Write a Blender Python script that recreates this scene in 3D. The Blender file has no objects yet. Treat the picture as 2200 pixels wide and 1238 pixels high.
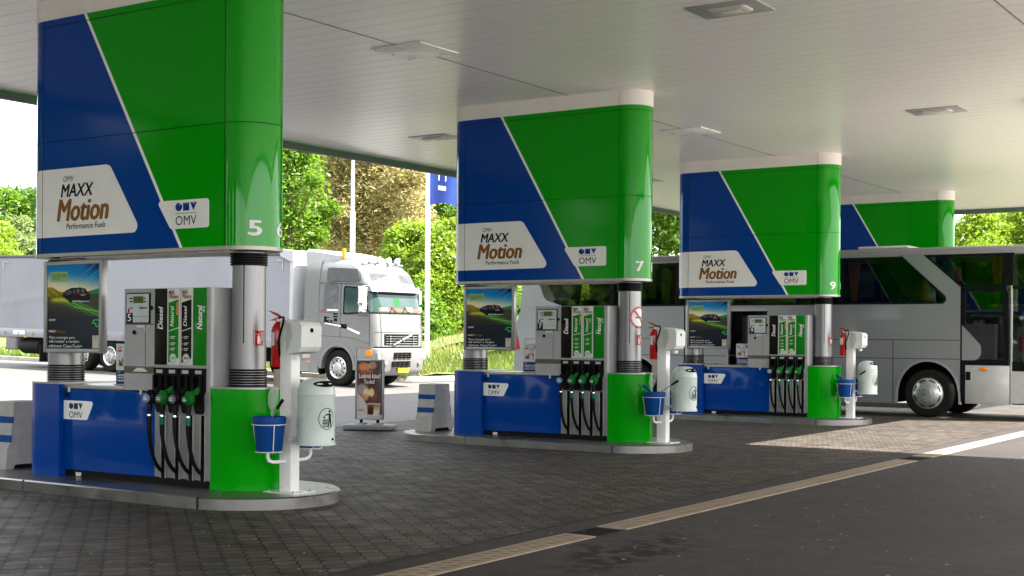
import bpy, bmesh, math, random
import numpy as np
from mathutils import Vector, Matrix, Euler
R = math.radians
PI = math.pi
sc = bpy.context.scene
COL = sc.collection
rng = np.random.default_rng(7)
random.seed(7)

# ------------------------------------------------------------------ mesh builder
class MB:
    def __init__(s): s.v = []; s.f = []; s.m = []
    def add(s, vs, fs, m=0):
        o = len(s.v); s.v += [tuple(map(float, p)) for p in vs]
        for f in fs: s.f.append([i + o for i in f]); s.m.append(m)
        return s
    def box(s, x0, x1, y0, y1, z0, z1, m=0, r=0, seg=2):
        if r <= 0:
            vs = [(x, y, z) for z in (z0, z1) for y in (y0, y1) for x in (x0, x1)]
            return s.add(vs, [(0, 2, 3, 1), (4, 5, 7, 6), (0, 1, 5, 4), (1, 3, 7, 5), (3, 2, 6, 7), (2, 0, 4, 6)], m)
        b = bmesh.new(); bmesh.ops.create_cube(b, size=1)
        for v in b.verts: v.co = Vector(((x0 + x1) / 2 + v.co.x * (x1 - x0), (y0 + y1) / 2 + v.co.y * (y1 - y0), (z0 + z1) / 2 + v.co.z * (z1 - z0)))
        bmesh.ops.bevel(b, geom=b.edges[:], offset=r, segments=seg, profile=.5, affect='EDGES')
        return s.bm(b, m)
    def bm(s, b, m=0):
        b.verts.index_update()
        s.add([v.co for v in b.verts], [[v.index for v in f.verts] for f in b.faces], m); b.free(); return s
    def prism(s, pts, ax, a, b, m=0):
        n = len(pts)
        def P(p, d): return {'x': (d, p[0], p[1]), 'y': (p[0], d, p[1]), 'z': (p[0], p[1], d)}[ax]
        vs = [P(p, a) for p in pts] + [P(p, b) for p in pts]
        fs = [list(range(n)), list(range(2 * n - 1, n - 1, -1))] + [[i, (i + 1) % n, n + (i + 1) % n, n + i] for i in range(n)]
        return s.add(vs, fs, m)
    def tube(s, pts, r, n=10, m=0, cap=True):
        P = [Vector(p) for p in pts]; k = len(P)
        rr = r if isinstance(r, (list, tuple)) else [r] * k
        T = [(P[min(i + 1, k - 1)] - P[max(i - 1, 0)]).normalized() for i in range(k)]
        u = T[0].orthogonal().normalized(); vs = []
        for i in range(k):
            u = (u - T[i] * u.dot(T[i])); u = u.normalized() if u.length > 1e-6 else T[i].orthogonal().normalized()
            w = T[i].cross(u)
            vs += [P[i] + (u * math.cos(2 * PI * j / n) + w * math.sin(2 * PI * j / n)) * rr[i] for j in range(n)]
        fs = [[i * n + j, i * n + (j + 1) % n, (i + 1) * n + (j + 1) % n, (i + 1) * n + j] for i in range(k - 1) for j in range(n)]
        if cap: fs += [list(range(n - 1, -1, -1)), list(range((k - 1) * n, k * n))]
        return s.add(vs, fs, m)
    def lathe(s, prof, c, ax='z', n=32, m=0, cap=True, sx=1, sy=1, a0=0, a1=2 * PI):
        full = abs(a1 - a0 - 2 * PI) < 1e-6; k = n if full else n + 1; vs = []
        for (r, h) in prof:
            for j in range(k):
                a = a0 + (a1 - a0) * j / n; p, q = r * math.cos(a) * sx, r * math.sin(a) * sy
                vs.append({'z': (c[0] + p, c[1] + q, c[2] + h), 'y': (c[0] + p, c[1] + h, c[2] + q), 'x': (c[0] + h, c[1] + p, c[2] + q)}[ax])
        fs = []
        for i in range(len(prof) - 1):
            for j in range(n):
                j2 = (j + 1) % k
                fs.append([i * k + j, i * k + j2, (i + 1) * k + j2, (i + 1) * k + j])
        if cap and full:
            fs += [list(range(k - 1, -1, -1)), list(range((len(prof) - 1) * k, len(prof) * k))]
        return s.add(vs, fs, m)
    def loft(s, rings, m=0, cap=True, closed=True):
        n = len(rings[0]); vs = [p for r in rings for p in r]; fs = []
        for i in range(len(rings) - 1):
            for j in range(n if closed else n - 1):
                fs.append([i * n + j, i * n + (j + 1) % n, (i + 1) * n + (j + 1) % n, (i + 1) * n + j])
        if cap and closed: fs += [list(range(n - 1, -1, -1)), list(range((len(rings) - 1) * n, len(rings) * n))]
        return s.add(vs, fs, m)
    def grid(s, fn, nu, nv, m=0):
        vs = [fn(i / nu, j / nv) for j in range(nv + 1) for i in range(nu + 1)]
        return s.add(vs, [[j * (nu + 1) + i, j * (nu + 1) + i + 1, (j + 1) * (nu + 1) + i + 1, (j + 1) * (nu + 1) + i] for j in range(nv) for i in range(nu)], m)
    def ball(s, c, r, n=12, m=0):
        rx, ry, rz = r if isinstance(r, (tuple, list)) else (r, r, r)
        b = bmesh.new(); bmesh.ops.create_uvsphere(b, u_segments=n, v_segments=max(6, n // 2), radius=1)
        for v in b.verts: v.co = Vector((c[0] + v.co.x * rx, c[1] + v.co.y * ry, c[2] + v.co.z * rz))
        return s.bm(b, m)
    def mesh(s, name, org=(0, 0, 0), ang=32, norm=True):
        me = bpy.data.meshes.new(name)
        o = Vector(org)
        me.from_pydata([(p[0] - o.x, p[1] - o.y, p[2] - o.z) for p in s.v], [], s.f)
        me.polygons.foreach_set('material_index', s.m)
        if norm:
            b = bmesh.new(); b.from_mesh(me); bmesh.ops.recalc_face_normals(b, faces=b.faces); b.to_mesh(me); b.free()
        me.polygons.foreach_set('use_smooth', [True] * len(me.polygons))
        if ang is not None: me.set_sharp_from_angle(angle=R(ang))
        return me
    def build(s, name, mats, parent=None, org=None, ang=32, norm=True):
        o0 = org if org is not None else (ROOT.get(parent.name, (0, 0, 0)) if parent else (0, 0, 0))
        me = s.mesh(name, o0, ang, norm)
        for m in (mats if isinstance(mats, (list, tuple)) else [mats]): me.materials.append(m)
        ob = bpy.data.objects.new(name, me); COL.objects.link(ob)
        if parent: ob.parent = parent; ROOT[ob.name] = o0
        elif org is not None: ob.location = org; ROOT[ob.name] = org
        return ob

ROOT = {}
def tag(o, label=None, cat=None, group=None, kind=None):
    if label: o['label'] = label
    if cat: o['category'] = cat
    if group: o['group'] = group
    if kind: o['kind'] = kind
    return o
def thing(name, label, cat, loc, group=None):
    o = bpy.data.objects.new(name, None); COL.objects.link(o); o.location = loc; o.empty_display_size = .1
    ROOT[o.name] = tuple(loc); return tag(o, label, cat, group)
def copy_tree(o, parent=None):
    c = o.copy(); COL.objects.link(c)
    if parent: c.parent = parent
    for ch in list(o.children): copy_tree(ch, c)
    return c
def dup(o, dy=0, label=None, dx=0, dz=0):
    c = copy_tree(o); c.location = Vector(o.location) + Vector((dx, dy, dz))
    if label: c['label'] = label
    return c
def kids(o):
    r = []
    for c in o.children: r.append(c); r += kids(c)
    return r

# ------------------------------------------------------------------ outlines
def rpoly(pts, rad, seg=6):
    """polygon with rounded corners"""
    n = len(pts); out = []
    rr = rad if isinstance(rad, (list, tuple)) else [rad] * n
    for i in range(n):
        p = Vector(pts[i]); a = Vector(pts[i - 1]); b = Vector(pts[(i + 1) % n]); r = rr[i]
        if r <= 0: out.append(tuple(p)); continue
        d1 = (a - p).normalized(); d2 = (b - p).normalized(); th = d1.angle(d2); t = r / math.tan(th / 2)
        c = p + (d1 + d2).normalized() * (r / math.sin(th / 2)); s0 = p + d1 * t; s1 = p + d2 * t
        a0 = math.atan2(s0.y - c.y, s0.x - c.x); a1 = math.atan2(s1.y - c.y, s1.x - c.x)
        d = (a1 - a0 + PI) % (2 * PI) - PI
        for k in range(seg + 1):
            an = a0 + d * k / seg; out.append((c.x + r * math.cos(an), c.y + r * math.sin(an)))
    return out
def stad(xa, xb, yc, ry, ra, rb, n=20):
    """plan outline: straight between xa and xb, elliptical ends"""
    o = [(xb + rb * math.cos(t), yc + ry * math.sin(t)) for t in np.linspace(-PI / 2, PI / 2, n)]
    o += [(xa - ra * math.cos(t), yc + ry * math.sin(t)) for t in np.linspace(PI / 2, -PI / 2, n)]
    return o
def ell(cx, cy, a, b, n=24, t0=0, t1=2 * PI):
    return [(cx + a * math.cos(t), cy + b * math.sin(t)) for t in np.linspace(t0, t1, n, endpoint=abs(t1 - t0) < 6.28)]

# ------------------------------------------------------------------ materials
def srgb(r, g, b):
    f = lambda c: ((c / 255 + .055) / 1.055) ** 2.4 if c > 10 else c / 255 / 12.92
    return (f(r), f(g), f(b))
class NT:
    def __init__(s, m):
        m.use_nodes = True; s.t = m.node_tree; s.t.nodes.clear()
    def n(s, typ, **kw):
        nd = s.t.nodes.new(typ)
        for k, v in kw.items():
            if k[0] == 'i' and k[1:].isdigit(): s.set(nd, int(k[1:]), v)
            elif k.startswith('in_'): s.set(nd, k[3:].replace('_', ' '), v)
            else: setattr(nd, k, v)
        return nd
    def set(s, nd, key, v):
        sk = nd.inputs[key]
        if isinstance(v, bpy.types.NodeSocket): s.t.links.new(v, sk)
        elif isinstance(v, bpy.types.Node): s.t.links.new(v.outputs[0], sk)
        else:
            if hasattr(sk.default_value, '__len__') and hasattr(v, '__len__') and len(v) == 3 and len(sk.default_value) == 4: v = tuple(v) + (1,)
            sk.default_value = v
    def math(s, op, a, b=0, c=None):
        nd = s.n('ShaderNodeMath', operation=op); s.set(nd, 0, a); s.set(nd, 1, b)
        if c is not None: s.set(nd, 2, c)
        return nd.outputs[0]
    def noise(s, vec, scale, detail=4, rough=.55, dist=0):
        nd = s.n('ShaderNodeTexNoise', in_Scale=scale, in_Detail=detail, in_Roughness=rough, in_Distortion=dist)
        if vec is not None: s.set(nd, 'Vector', vec)
        return nd.outputs[0]
    def ramp(s, fac, a, b, lo=0, hi=1):
        nd = s.n('ShaderNodeMapRange', i0=fac, i1=a, i2=b, i3=lo, i4=hi); return nd.outputs[0]
    def mix(s, fac, a, b, mode='MIX'):
        nd = s.n('ShaderNodeMix', data_type='RGBA', blend_type=mode)
        s.set(nd, 0, fac); s.set(nd, 6, a); s.set(nd, 7, b); return nd.outputs[2]
    def out(s, sh):
        o = s.n('ShaderNodeOutputMaterial'); s.set(o, 0, sh)
MATS = {}
def P(name, col, rough=.45, metal=0, var=.06, ns=5, bump=0, bs=60, coat=0, dirt=0, dcol=(.06, .05, .04), stretch=None, spec=.09, rvar=.08):
    if name in MATS: return MATS[name]
    m = bpy.data.materials.new(name); t = NT(m); MATS[name] = m
    tc = t.n('ShaderNodeTexCoord').outputs['Object']
    if stretch:
        mp = t.n('ShaderNodeMapping', in_Scale=stretch); t.set(mp, 'Vector', tc); tcs = mp.outputs[0]
    else: tcs = tc
    n1 = t.noise(tcs, ns, 5)
    c = t.mix(t.ramp(n1, .3, .7), tuple(x * (1 - var) for x in col), tuple(min(1, x * (1 + var)) for x in col))
    if dirt:
        n2 = t.noise(tc, 2.3, 8, .7, .6)
        c = t.mix(t.ramp(n2, .5, .78, 0, dirt), c, dcol)
    b = t.n('ShaderNodeBsdfPrincipled'); t.set(b, 'Base Color', c); t.set(b, 'Metallic', metal)
    t.set(b, 'Roughness', t.ramp(n1, .25, .75, max(.03, rough - rvar), min(1, rough + rvar)))
    b.inputs['Specular IOR Level'].default_value = spec
    if coat: b.inputs['Coat Weight'].default_value = coat; b.inputs['Coat Roughness'].default_value = .04
    if bump:
        bn = t.noise(tcs, bs, 3); bp = t.n('ShaderNodeBump', in_Strength=bump, in_Distance=.01); t.set(bp, 'Height', bn); t.set(b, 'Normal', bp.outputs[0])
    t.out(b); return m
def ART(name, rough=.25, coat=0):
    if name in MATS: return MATS[name]
    m = bpy.data.materials.new(name); t = NT(m); MATS[name] = m
    a = t.n('ShaderNodeVertexColor', layer_name='ink')
    b = t.n('ShaderNodeBsdfPrincipled'); t.set(b, 'Base Color', a.outputs[0]); t.set(b, 'Roughness', rough); b.inputs['Specular IOR Level'].default_value = .06
    t.out(b); return m
def GLASS(name, tint, refl=.5, trans=.8, rough=.02):
    if name in MATS: return MATS[name]
    m = bpy.data.materials.new(name); t = NT(m); MATS[name] = m
    tr = t.n('ShaderNodeBsdfTransparent'); t.set(tr, 0, tint)
    gl = t.n('ShaderNodeBsdfGlossy'); t.set(gl, 'Roughness', rough); t.set(gl, 'Color', (.9, .92, .92))
    fr = t.n('ShaderNodeFresnel', in_IOR=1.5)
    f2 = t.math('MINIMUM', t.math('ADD', t.math('MULTIPLY', fr.outputs[0], refl * 2), .02), 1)
    mx = t.n('ShaderNodeMixShader'); t.set(mx, 0, f2); t.set(mx, 1, tr.outputs[0]); t.set(mx, 2, gl.outputs[0])
    t.out(mx); return m

GREEN = P('glossy_green_panel', (.001, .3, .002), .09, var=.04, ns=.9, coat=0, rvar=.04, spec=.13, dirt=.14, dcol=(.03, .12, .03))
GEND = P('glossy_green_end', (.001, .29, .002), .05, var=.02, ns=.9, rvar=.02, spec=.34)
BLUE = P('glossy_blue_panel', (.0008, .046, .27), .1, var=.05, ns=.9, coat=0, rvar=.04, spec=.13, dirt=.12, dcol=(.03, .05, .12))
CAPW = P('cap_offwhite_paint', (.8, .76, .72), .45, var=.03, dirt=.12)
SIGNW = P('sign_white_film', (.82, .83, .8), .3, var=.02)
TXTK = P('lettering_black', (.004, .004, .005), .4)
TXTG = P('lettering_dark_grey', (.014, .016, .02), .4)
TXTO = P('lettering_bronze', (.24, .1, .016), .4, var=.12, ns=3)
TXTW = P('lettering_white', (.8, .8, .8), .4)
LOGOB = P('logo_blue', (.003, .035, .25), .35)
LOGOG = P('logo_green', (.05, .4, .05), .35)
STEEL = P('brushed_steel_column', (.27, .27, .275), .42, metal=.9, var=.06, ns=3, stretch=(8, 8, .5), rvar=.03)
ALU = P('aluminium_profile', (.34, .34, .345), .38, metal=.75, var=.06)
TRIM = P('trim_strip_metal', (.4, .39, .36), .42, metal=.6, var=.08)
RUB = P('black_rubber', (.004, .004, .0045), .4, var=.2, rvar=.12)
BLK = P('black_plastic', (.006, .006, .006), .4, var=.2)
DARK = P('dark_recess', (.002, .002, .002), .8)
SEAM = P('panel_joint', (.004, .012, .008), .7)
KERB = P('island_kerb_steel', (.24, .235, .225), .36, metal=.92, var=.16, ns=2.2, dirt=.5, dcol=(.2, .15, .11), bump=.04, bs=30, rvar=.14)
GREYP = P('grey_pump_paint', (.36, .365, .37), .42, metal=.25, var=.05, dirt=.1)
GREYD = P('grey_pump_side', (.26, .265, .275), .4, metal=.35, var=.06)
WHITEP = P('white_post_paint', (.74, .74, .73), .38, var=.04, dirt=.25, dcol=(.35, .32, .28), coat=.12, spec=.25)
BINP = P('bin_grey_green_paint', (.5, .57, .53), .3, var=.05, dirt=.15, dcol=(.3, .32, .3), coat=.2, spec=.3)
BOXP = P('dispenser_grey_plastic', (.62, .65, .63), .4, var=.05)
RED = P('extinguisher_red', (.42, .008, .012), .22, var=.08, coat=.35, spec=.3)
BUCK = P('bucket_blue_plastic', (.004, .05, .21), .38, var=.08)
CONC = P('concrete_block', (.36, .355, .34), .85, var=.12, ns=8, bump=.25, bs=80, dirt=.4, dcol=(.18, .17, .15))
SKIN = None
# ------------------------------------------------------------------ lettering
TXC = {}
def text_raw(body, bold=0, shear=0, spacing=1.0):
    key = (body, shear, spacing)
    if key in TXC: return TXC[key]
    cu = bpy.data.curves.new('lettering', 'FONT'); cu.body = body; cu.size = 1; cu.resolution_u = 3
    cu.offset = 0; cu.shear = shear; cu.space_character = spacing
    ob = bpy.data.objects.new('lettering', cu); COL.objects.link(ob)
    bpy.context.view_layer.update()
    me = bpy.data.meshes.new_from_object(ob.evaluated_get(bpy.context.evaluated_depsgraph_get()))
    v = np.array([p.co[:2] for p in me.vertices]); f = [list(p.vertices) for p in me.polygons]
    bpy.data.objects.remove(ob); bpy.data.curves.remove(cu); bpy.data.meshes.remove(me)
    v = (v - v.min(0)) / (v.max(0) - v.min(0))
    TXC[key] = (v, f); return v, f
def text(body, x0, x1, z0, z1, y, mat, parent, name='lettering', bold=0, shear=0, up=False, spacing=1.0, fn=None, link=True):
    v, f = text_raw(body, 0, shear, spacing); mb = MB()
    W_, H_ = (z1 - z0, x1 - x0) if up else (x1 - x0, z1 - z0)
    em = min(W_, H_ / (.8 if len(body) > 2 else 1)); s_ = bold * 1.5 * em if bold else 0        # bolder strokes: copies set side by side
    for k, (dx, dz) in enumerate([(0, 0)] if not bold else [(-s_, 0), (s_, 0), (-s_ * .4, s_ * .5), (s_ * .4, -s_ * .5), (0, 0)]):
        yk = y - k * .0002
        if up: pts = [(x1 - (H_) * q - dz, yk, z0 + W_ * p + dx) for p, q in v]
        else: pts = [(x0 + W_ * p + dx, yk, z0 + H_ * q + dz) for p, q in v]
        if fn: pts = [fn(*p) for p in pts]
        mb.add(pts, f)
    if not link: return mb
    return mb.build(name, mat, parent, ang=None, norm=False)
def art(name, fn, x0, x1, z0, z1, y, nx, nz, parent, rough=.25, matn='printed_art', org=None):
    """flat printed picture: a fine mesh carrying its ink colours"""
    mb = MB(); mb.grid(lambda u, v: (x0 + (x1 - x0) * u, y, z0 + (z1 - z0) * v), nx, nz)
    ob = mb.build(name, ART(matn, rough), parent, org=org, ang=None, norm=False)
    ca = ob.data.color_attributes.new('ink', 'FLOAT_COLOR', 'POINT')
    c = np.ones((len(mb.v), 4), np.float32)
    for j in range(nz + 1):
        for i in range(nx + 1):
            c[j * (nx + 1) + i, :3] = srgb(*fn(i / nx, j / nz))
    ca.data.foreach_set('color', c.ravel()); return ob
def inpoly(x, y, p):
    r = False; n = len(p)
    for i in range(n):
        x1, y1 = p[i]; x2, y2 = p[(i + 1) % n]
        if (y1 > y) != (y2 > y) and x < (x2 - x1) * (y - y1) / (y2 - y1) + x1: r = not r
    return r
def lerp(a, b, t): t = max(0, min(1, t)); return tuple(x + (y - x) * t for x, y in zip(a, b))
def sst(a, b, x): t = max(0, min(1, (x - a) / (b - a))); return t * t * (3 - 2 * t)

YC = 9.935; FY = 9.6; SP = 7.98          # axis of the nearest island, its front face, spacing of the islands

# ------------------------------------------------------------------ island kerb
def make_kerb():
    t = thing('island_kerb', 'steel edged island kerb under the pump numbered 5, nearest', 'kerb', (-11.2, YC, 0), 'kerbs under the pump islands')
    o = stad(-12.98, -9.75, YC, .865, .865, .92, 32)
    i = stad(-12.98, -9.75, YC, .845, .845, .9, 32)
    mb = MB(); mb.loft([[(x, y, -.05) for x, y in o], [(x, y, .108) for x, y in o], [(x, y, .12) for x, y in i]])
    for x in (-9.6, -12.2): mb.box(x - .002, x + .002, YC - .868, YC - .6, 0.0, .1205, 1)
    mb.build('kerb_body', [KERB, SEAM], t, ang=30)
    return t
# ------------------------------------------------------------------ sign tower round the canopy columns
TL, TR, TB, TT = -12.595, -9.8, 2.54, 5.10
def band(mb, z0, z1, off, m=0, n=24):
    o = stad(TL, TR, YC, .335 + off, .335 + off, .335 + off, n); return mb.prism(o, 'z', z0, z1, m)
def tower_number(mb, d, deg, w=.125):
    def fn(x, y, z):
        a = R(deg) + x / .338; return (TR + (.3385 - y) * math.cos(a), YC + (.3385 - y) * math.sin(a), z)
    q = text(d, -w / 2, w / 2, 2.645, 2.79, 0, None, None, bold=.05, fn=fn, link=False)
    return mb.add(q.v, q.f)
def make_tower():
    t = thing('sign_tower', 'green and blue sign tower numbered 5 and 6, nearest to the camera', 'sign tower', (-11.2, YC, 0), 'sign towers round the canopy columns')
    xs = lambda z: -10.41 + (z - TB) / (TT - TB) * (-11.905 + 10.41)      # stripe centre line
    mb = MB(); y0, y1 = FY, 2 * YC - FY
    mb.prism([(TL, TB), (xs(TB) - .022, TB), (xs(TT) - .022, TT), (TL, TT)], 'y', y0, y1)
    mb.prism([(TL, YC - .335)] + [(TL - .335 * math.cos(a), YC + .335 * math.sin(a)) for a in np.linspace(-PI / 2, PI / 2, 20)] + [(TL, YC + .335)], 'z', TB, TT)
    mb.build('blue_cladding', BLUE, t)
    mb = MB(); mb.prism([(xs(TB) + .022, TB), (TR, TB), (TR, TT), (xs(TT) + .022, TT)], 'y', y0, y1)
    mb.build('green_cladding', GREEN, t)
    mb = MB(); mb.prism([(TR + .335 * math.cos(a), YC + .335 * math.sin(a)) for a in np.linspace(-PI / 2, PI / 2, 48)], 'z', TB, TT); mb.build('green_end_panel', GEND, t)
    mb = MB(); mb.prism([(xs(TB) - .022, TB), (xs(TB) + .022, TB), (xs(TT) + .022, TT), (xs(TT) - .022, TT)], 'y', y0, y1)
    mb.build('stripe', SIGNW, t)
    mb = MB()
    for z in (3.76, 5.025):
        band(mb, z - .004, z + .004, .0012)
    for x in (TL, TR):
        mb.box(x - .004, x + .004, FY - .0015, 2 * YC - FY + .0015, TB, TT)
    mb.build('panel_joint', SEAM, t)
    mb = MB(); band(mb, TT, 5.33, .008); c = mb.build('ceiling_collar', CAPW, t)
    mb = MB(); mb.box(TR - .002, TR + .002, FY - .01, FY, TT + .002, 5.32); mb.build('collar_joint', P('collar_joint', (.25, .23, .21), .7), c)
    mb = MB(); band(mb, 2.503, TB, .005); mb.build('lower_trim', TRIM, t)
    mb = MB()
    for k in range(6): mb.box(-12.4 + k * .43, -12.0 + k * .43, FY + .08, 2 * YC - FY - .08, 2.488, 2.5025)
    mb.build('soffit_panel', P('soffit_panel', (.55, .5, .47), .4), t)
    # large white sign with its wrap round the left end
    mb = MB()
    mb.prism(rpoly([(TL - .01, 2.714), (-11.0, 2.722), (-11.5, 3.458), (TL - .01, 3.458)], [0, .07, .11, 0]), 'y', FY - .004, FY)
    mb.grid(lambda u, v: (TL - .338 * math.sin(PI * u), YC - .338 * math.cos(PI * u), 2.714 + .744 * v), 20, 1)
    s = mb.build('name_sign', SIGNW, t)
    mb = MB(); mb.box(TL - .003, TL + .003, FY - .006, FY - .0045, 2.714, 3.458); mb.build('sign_joint', DARK, s)
    yt = FY - .0065
    text('OMV', -12.244, -12.067, 3.312, 3.374, yt, TXTG, s, shear=.2)
    text('MAXX', -12.281, -11.75, 3.147, 3.284, yt, TXTK, s, bold=.022, shear=.22)
    text('Motion', -12.338, -11.513, 2.885, 3.119, yt, TXTO, s, bold=.028, shear=.22)
    text('Performance Fuels', -12.192, -11.555, 2.796, 2.858, yt, TXTK, s, bold=.006, shear=.2)
    # small plate with the round, crenellated and triangular letters
    mb = MB(); mb.prism(rpoly([(-10.55, 2.733), (-10.013, 2.733), (-10.013, 3.022), (-10.752, 3.022)], [.05, .03, .03, .03]), 'y', FY - .016, FY)
    pl = mb.build('logo_plate', SIGNW, t)
    logo(pl, -10.474, -10.172, 2.912, 2.993, FY - .019, LOGOB)
    mb = MB(); mb.box(-10.474, -10.172, FY - .0185, FY - .0165, 2.884, 2.891); mb.build('green_line', LOGOG, pl)
    text('OMV', -10.473, -10.171, 2.767, 2.862, FY - .018, TXTG, pl)
    # columns with bellows
    for (cx, r) in ((-9.79, .171), (-12.61, .187)):
        mb = MB(); mb.lathe([(r, .12), (r, 2.49)], (cx, YC, 0), n=40)
        mb.lathe([(r, 1.13), (r + .006, 1.131), (r + .006, 1.575), (r, 1.576)], (cx, YC, 0), n=40, cap=False)
        c = mb.build('column', STEEL, t)
        mb = MB(); a = R(-62); mb.box(cx + (r + .002) * math.cos(a) - .004, cx + (r + .002) * math.cos(a) + .004, YC + (r + .001) * math.sin(a) - .003, YC + (r + .001) * math.sin(a) + .003, 1.58, 2.37)
        mb.build('column_joint', DARK, c)
        pr = []
        for k in range(7):
            z = 1.142 + k * .026; pr += [(r + .003, z), (r + .018, z + .006), (r + .018, z + .018), (r + .003, z + .023)]
        mb = MB(); mb.lathe(pr, (cx, YC, 0), n=40); mb.build('bellows', RUB, c)
        pr = []
        for k in range(5):
            z = 2.355 + k * .026; pr += [(r + .003, z), (r + .018, z + .006), (r + .018, z + .018), (r + .003, z + .023)]
        mb = MB(); mb.lathe(pr, (cx, YC, 0), n=40); mb.build('bellows', RUB, c)
    for d, a in (('5', -34.5), ('6', 21)): mb = MB(); tower_number(mb, d, a); mb.build('number_lettering', TXTW, t, ang=None, norm=False)
    return t
def logo(parent, x0, x1, z0, z1, y, mat, name='logo_lettering'):
    """disc with a slanted notch, crenellated block, triangle"""
    h = z1 - z0; w = (x1 - x0) / 3.3; mb = MB()
    cx, cz, rx, rz = x0 + w * .5, (z0 + z1) / 2, w * .52, h * .52
    a = R(62)
    o = [(cx + rx * math.cos(q), cz + rz * math.sin(q)) for q in np.linspace(a + .16, a + 2 * PI - .16, 26)] + [(cx + rx * .1, cz + rz * .05)]
    mb.prism(o, 'y', y, y + .002)
    mx = x0 + w * 1.2; k = w * .95
    mb.prism([(mx, z0), (mx + k, z0), (mx + k, z1), (mx + k * .78, z1), (mx + k * .6, z0 + h * .62), (mx + k * .66, z1), (mx + k * .4, z1), (mx + k * .24, z0 + h * .62), (mx + k * .3, z1), (mx, z1)], 'y', y, y + .002)
    vx = x0 + w * 2.3; k = x1 - vx
    mb.prism([(vx, z1), (vx + k * .45, z1), (vx + k * .6, z0 + h * .62), (vx + k * .62, z1), (vx + k, z1), (vx + k * .52, z0)], 'y', y, y + .002)
    return mb.build(name, mat, parent, ang=None)
# ------------------------------------------------------------------ casings at the column feet
def make_casings():
    g = thing('column_casing', 'rounded green casing at the foot of the column beside pump 5', 'column casing', (-9.72, YC, .12), 'casings at the column feet')
    o = [(-9.98, YC - .335)] + [(-9.98 + .56 * math.cos(t), YC + .335 * math.sin(t)) for t in np.linspace(-PI / 2, PI / 2, 32)] + [(-9.98, YC + .335)]
    mb = MB(); mb.prism(o, 'z', .12, 1.125); mb.build('casing_shell', GREEN, g)
    c2 = lambda k: [(-9.98 + (x + 9.98) * k, YC + (y - YC) * k) for x, y in o]
    mb = MB(); mb.prism(c2(1.012), 'z', 1.125, 1.142); mb.build('top_rim', ALU, g)
    b = thing('column_casing', 'blue casing at the column foot left of pump 5', 'column casing', (-12.6, YC, .12), 'casings at the column feet')
    q = [(-12.225, YC - .395), (-12.225, YC + .395)] + [(-12.58 - .345 * math.cos(t), YC + .395 * math.sin(t)) for t in np.linspace(PI / 2, -PI / 2, 30)]
    mb = MB(); mb.prism(q, 'z', .12, 1.118); mb.build('casing_shell', BLUE, b)
    mb = MB(); mb.prism([(-12.58 + (x + 12.58) * 1.01, YC + (y - YC) * 1.01) for x, y in q], 'z', 1.118, 1.136); mb.build('top_rim', ALU, b)
    return g, b
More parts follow.
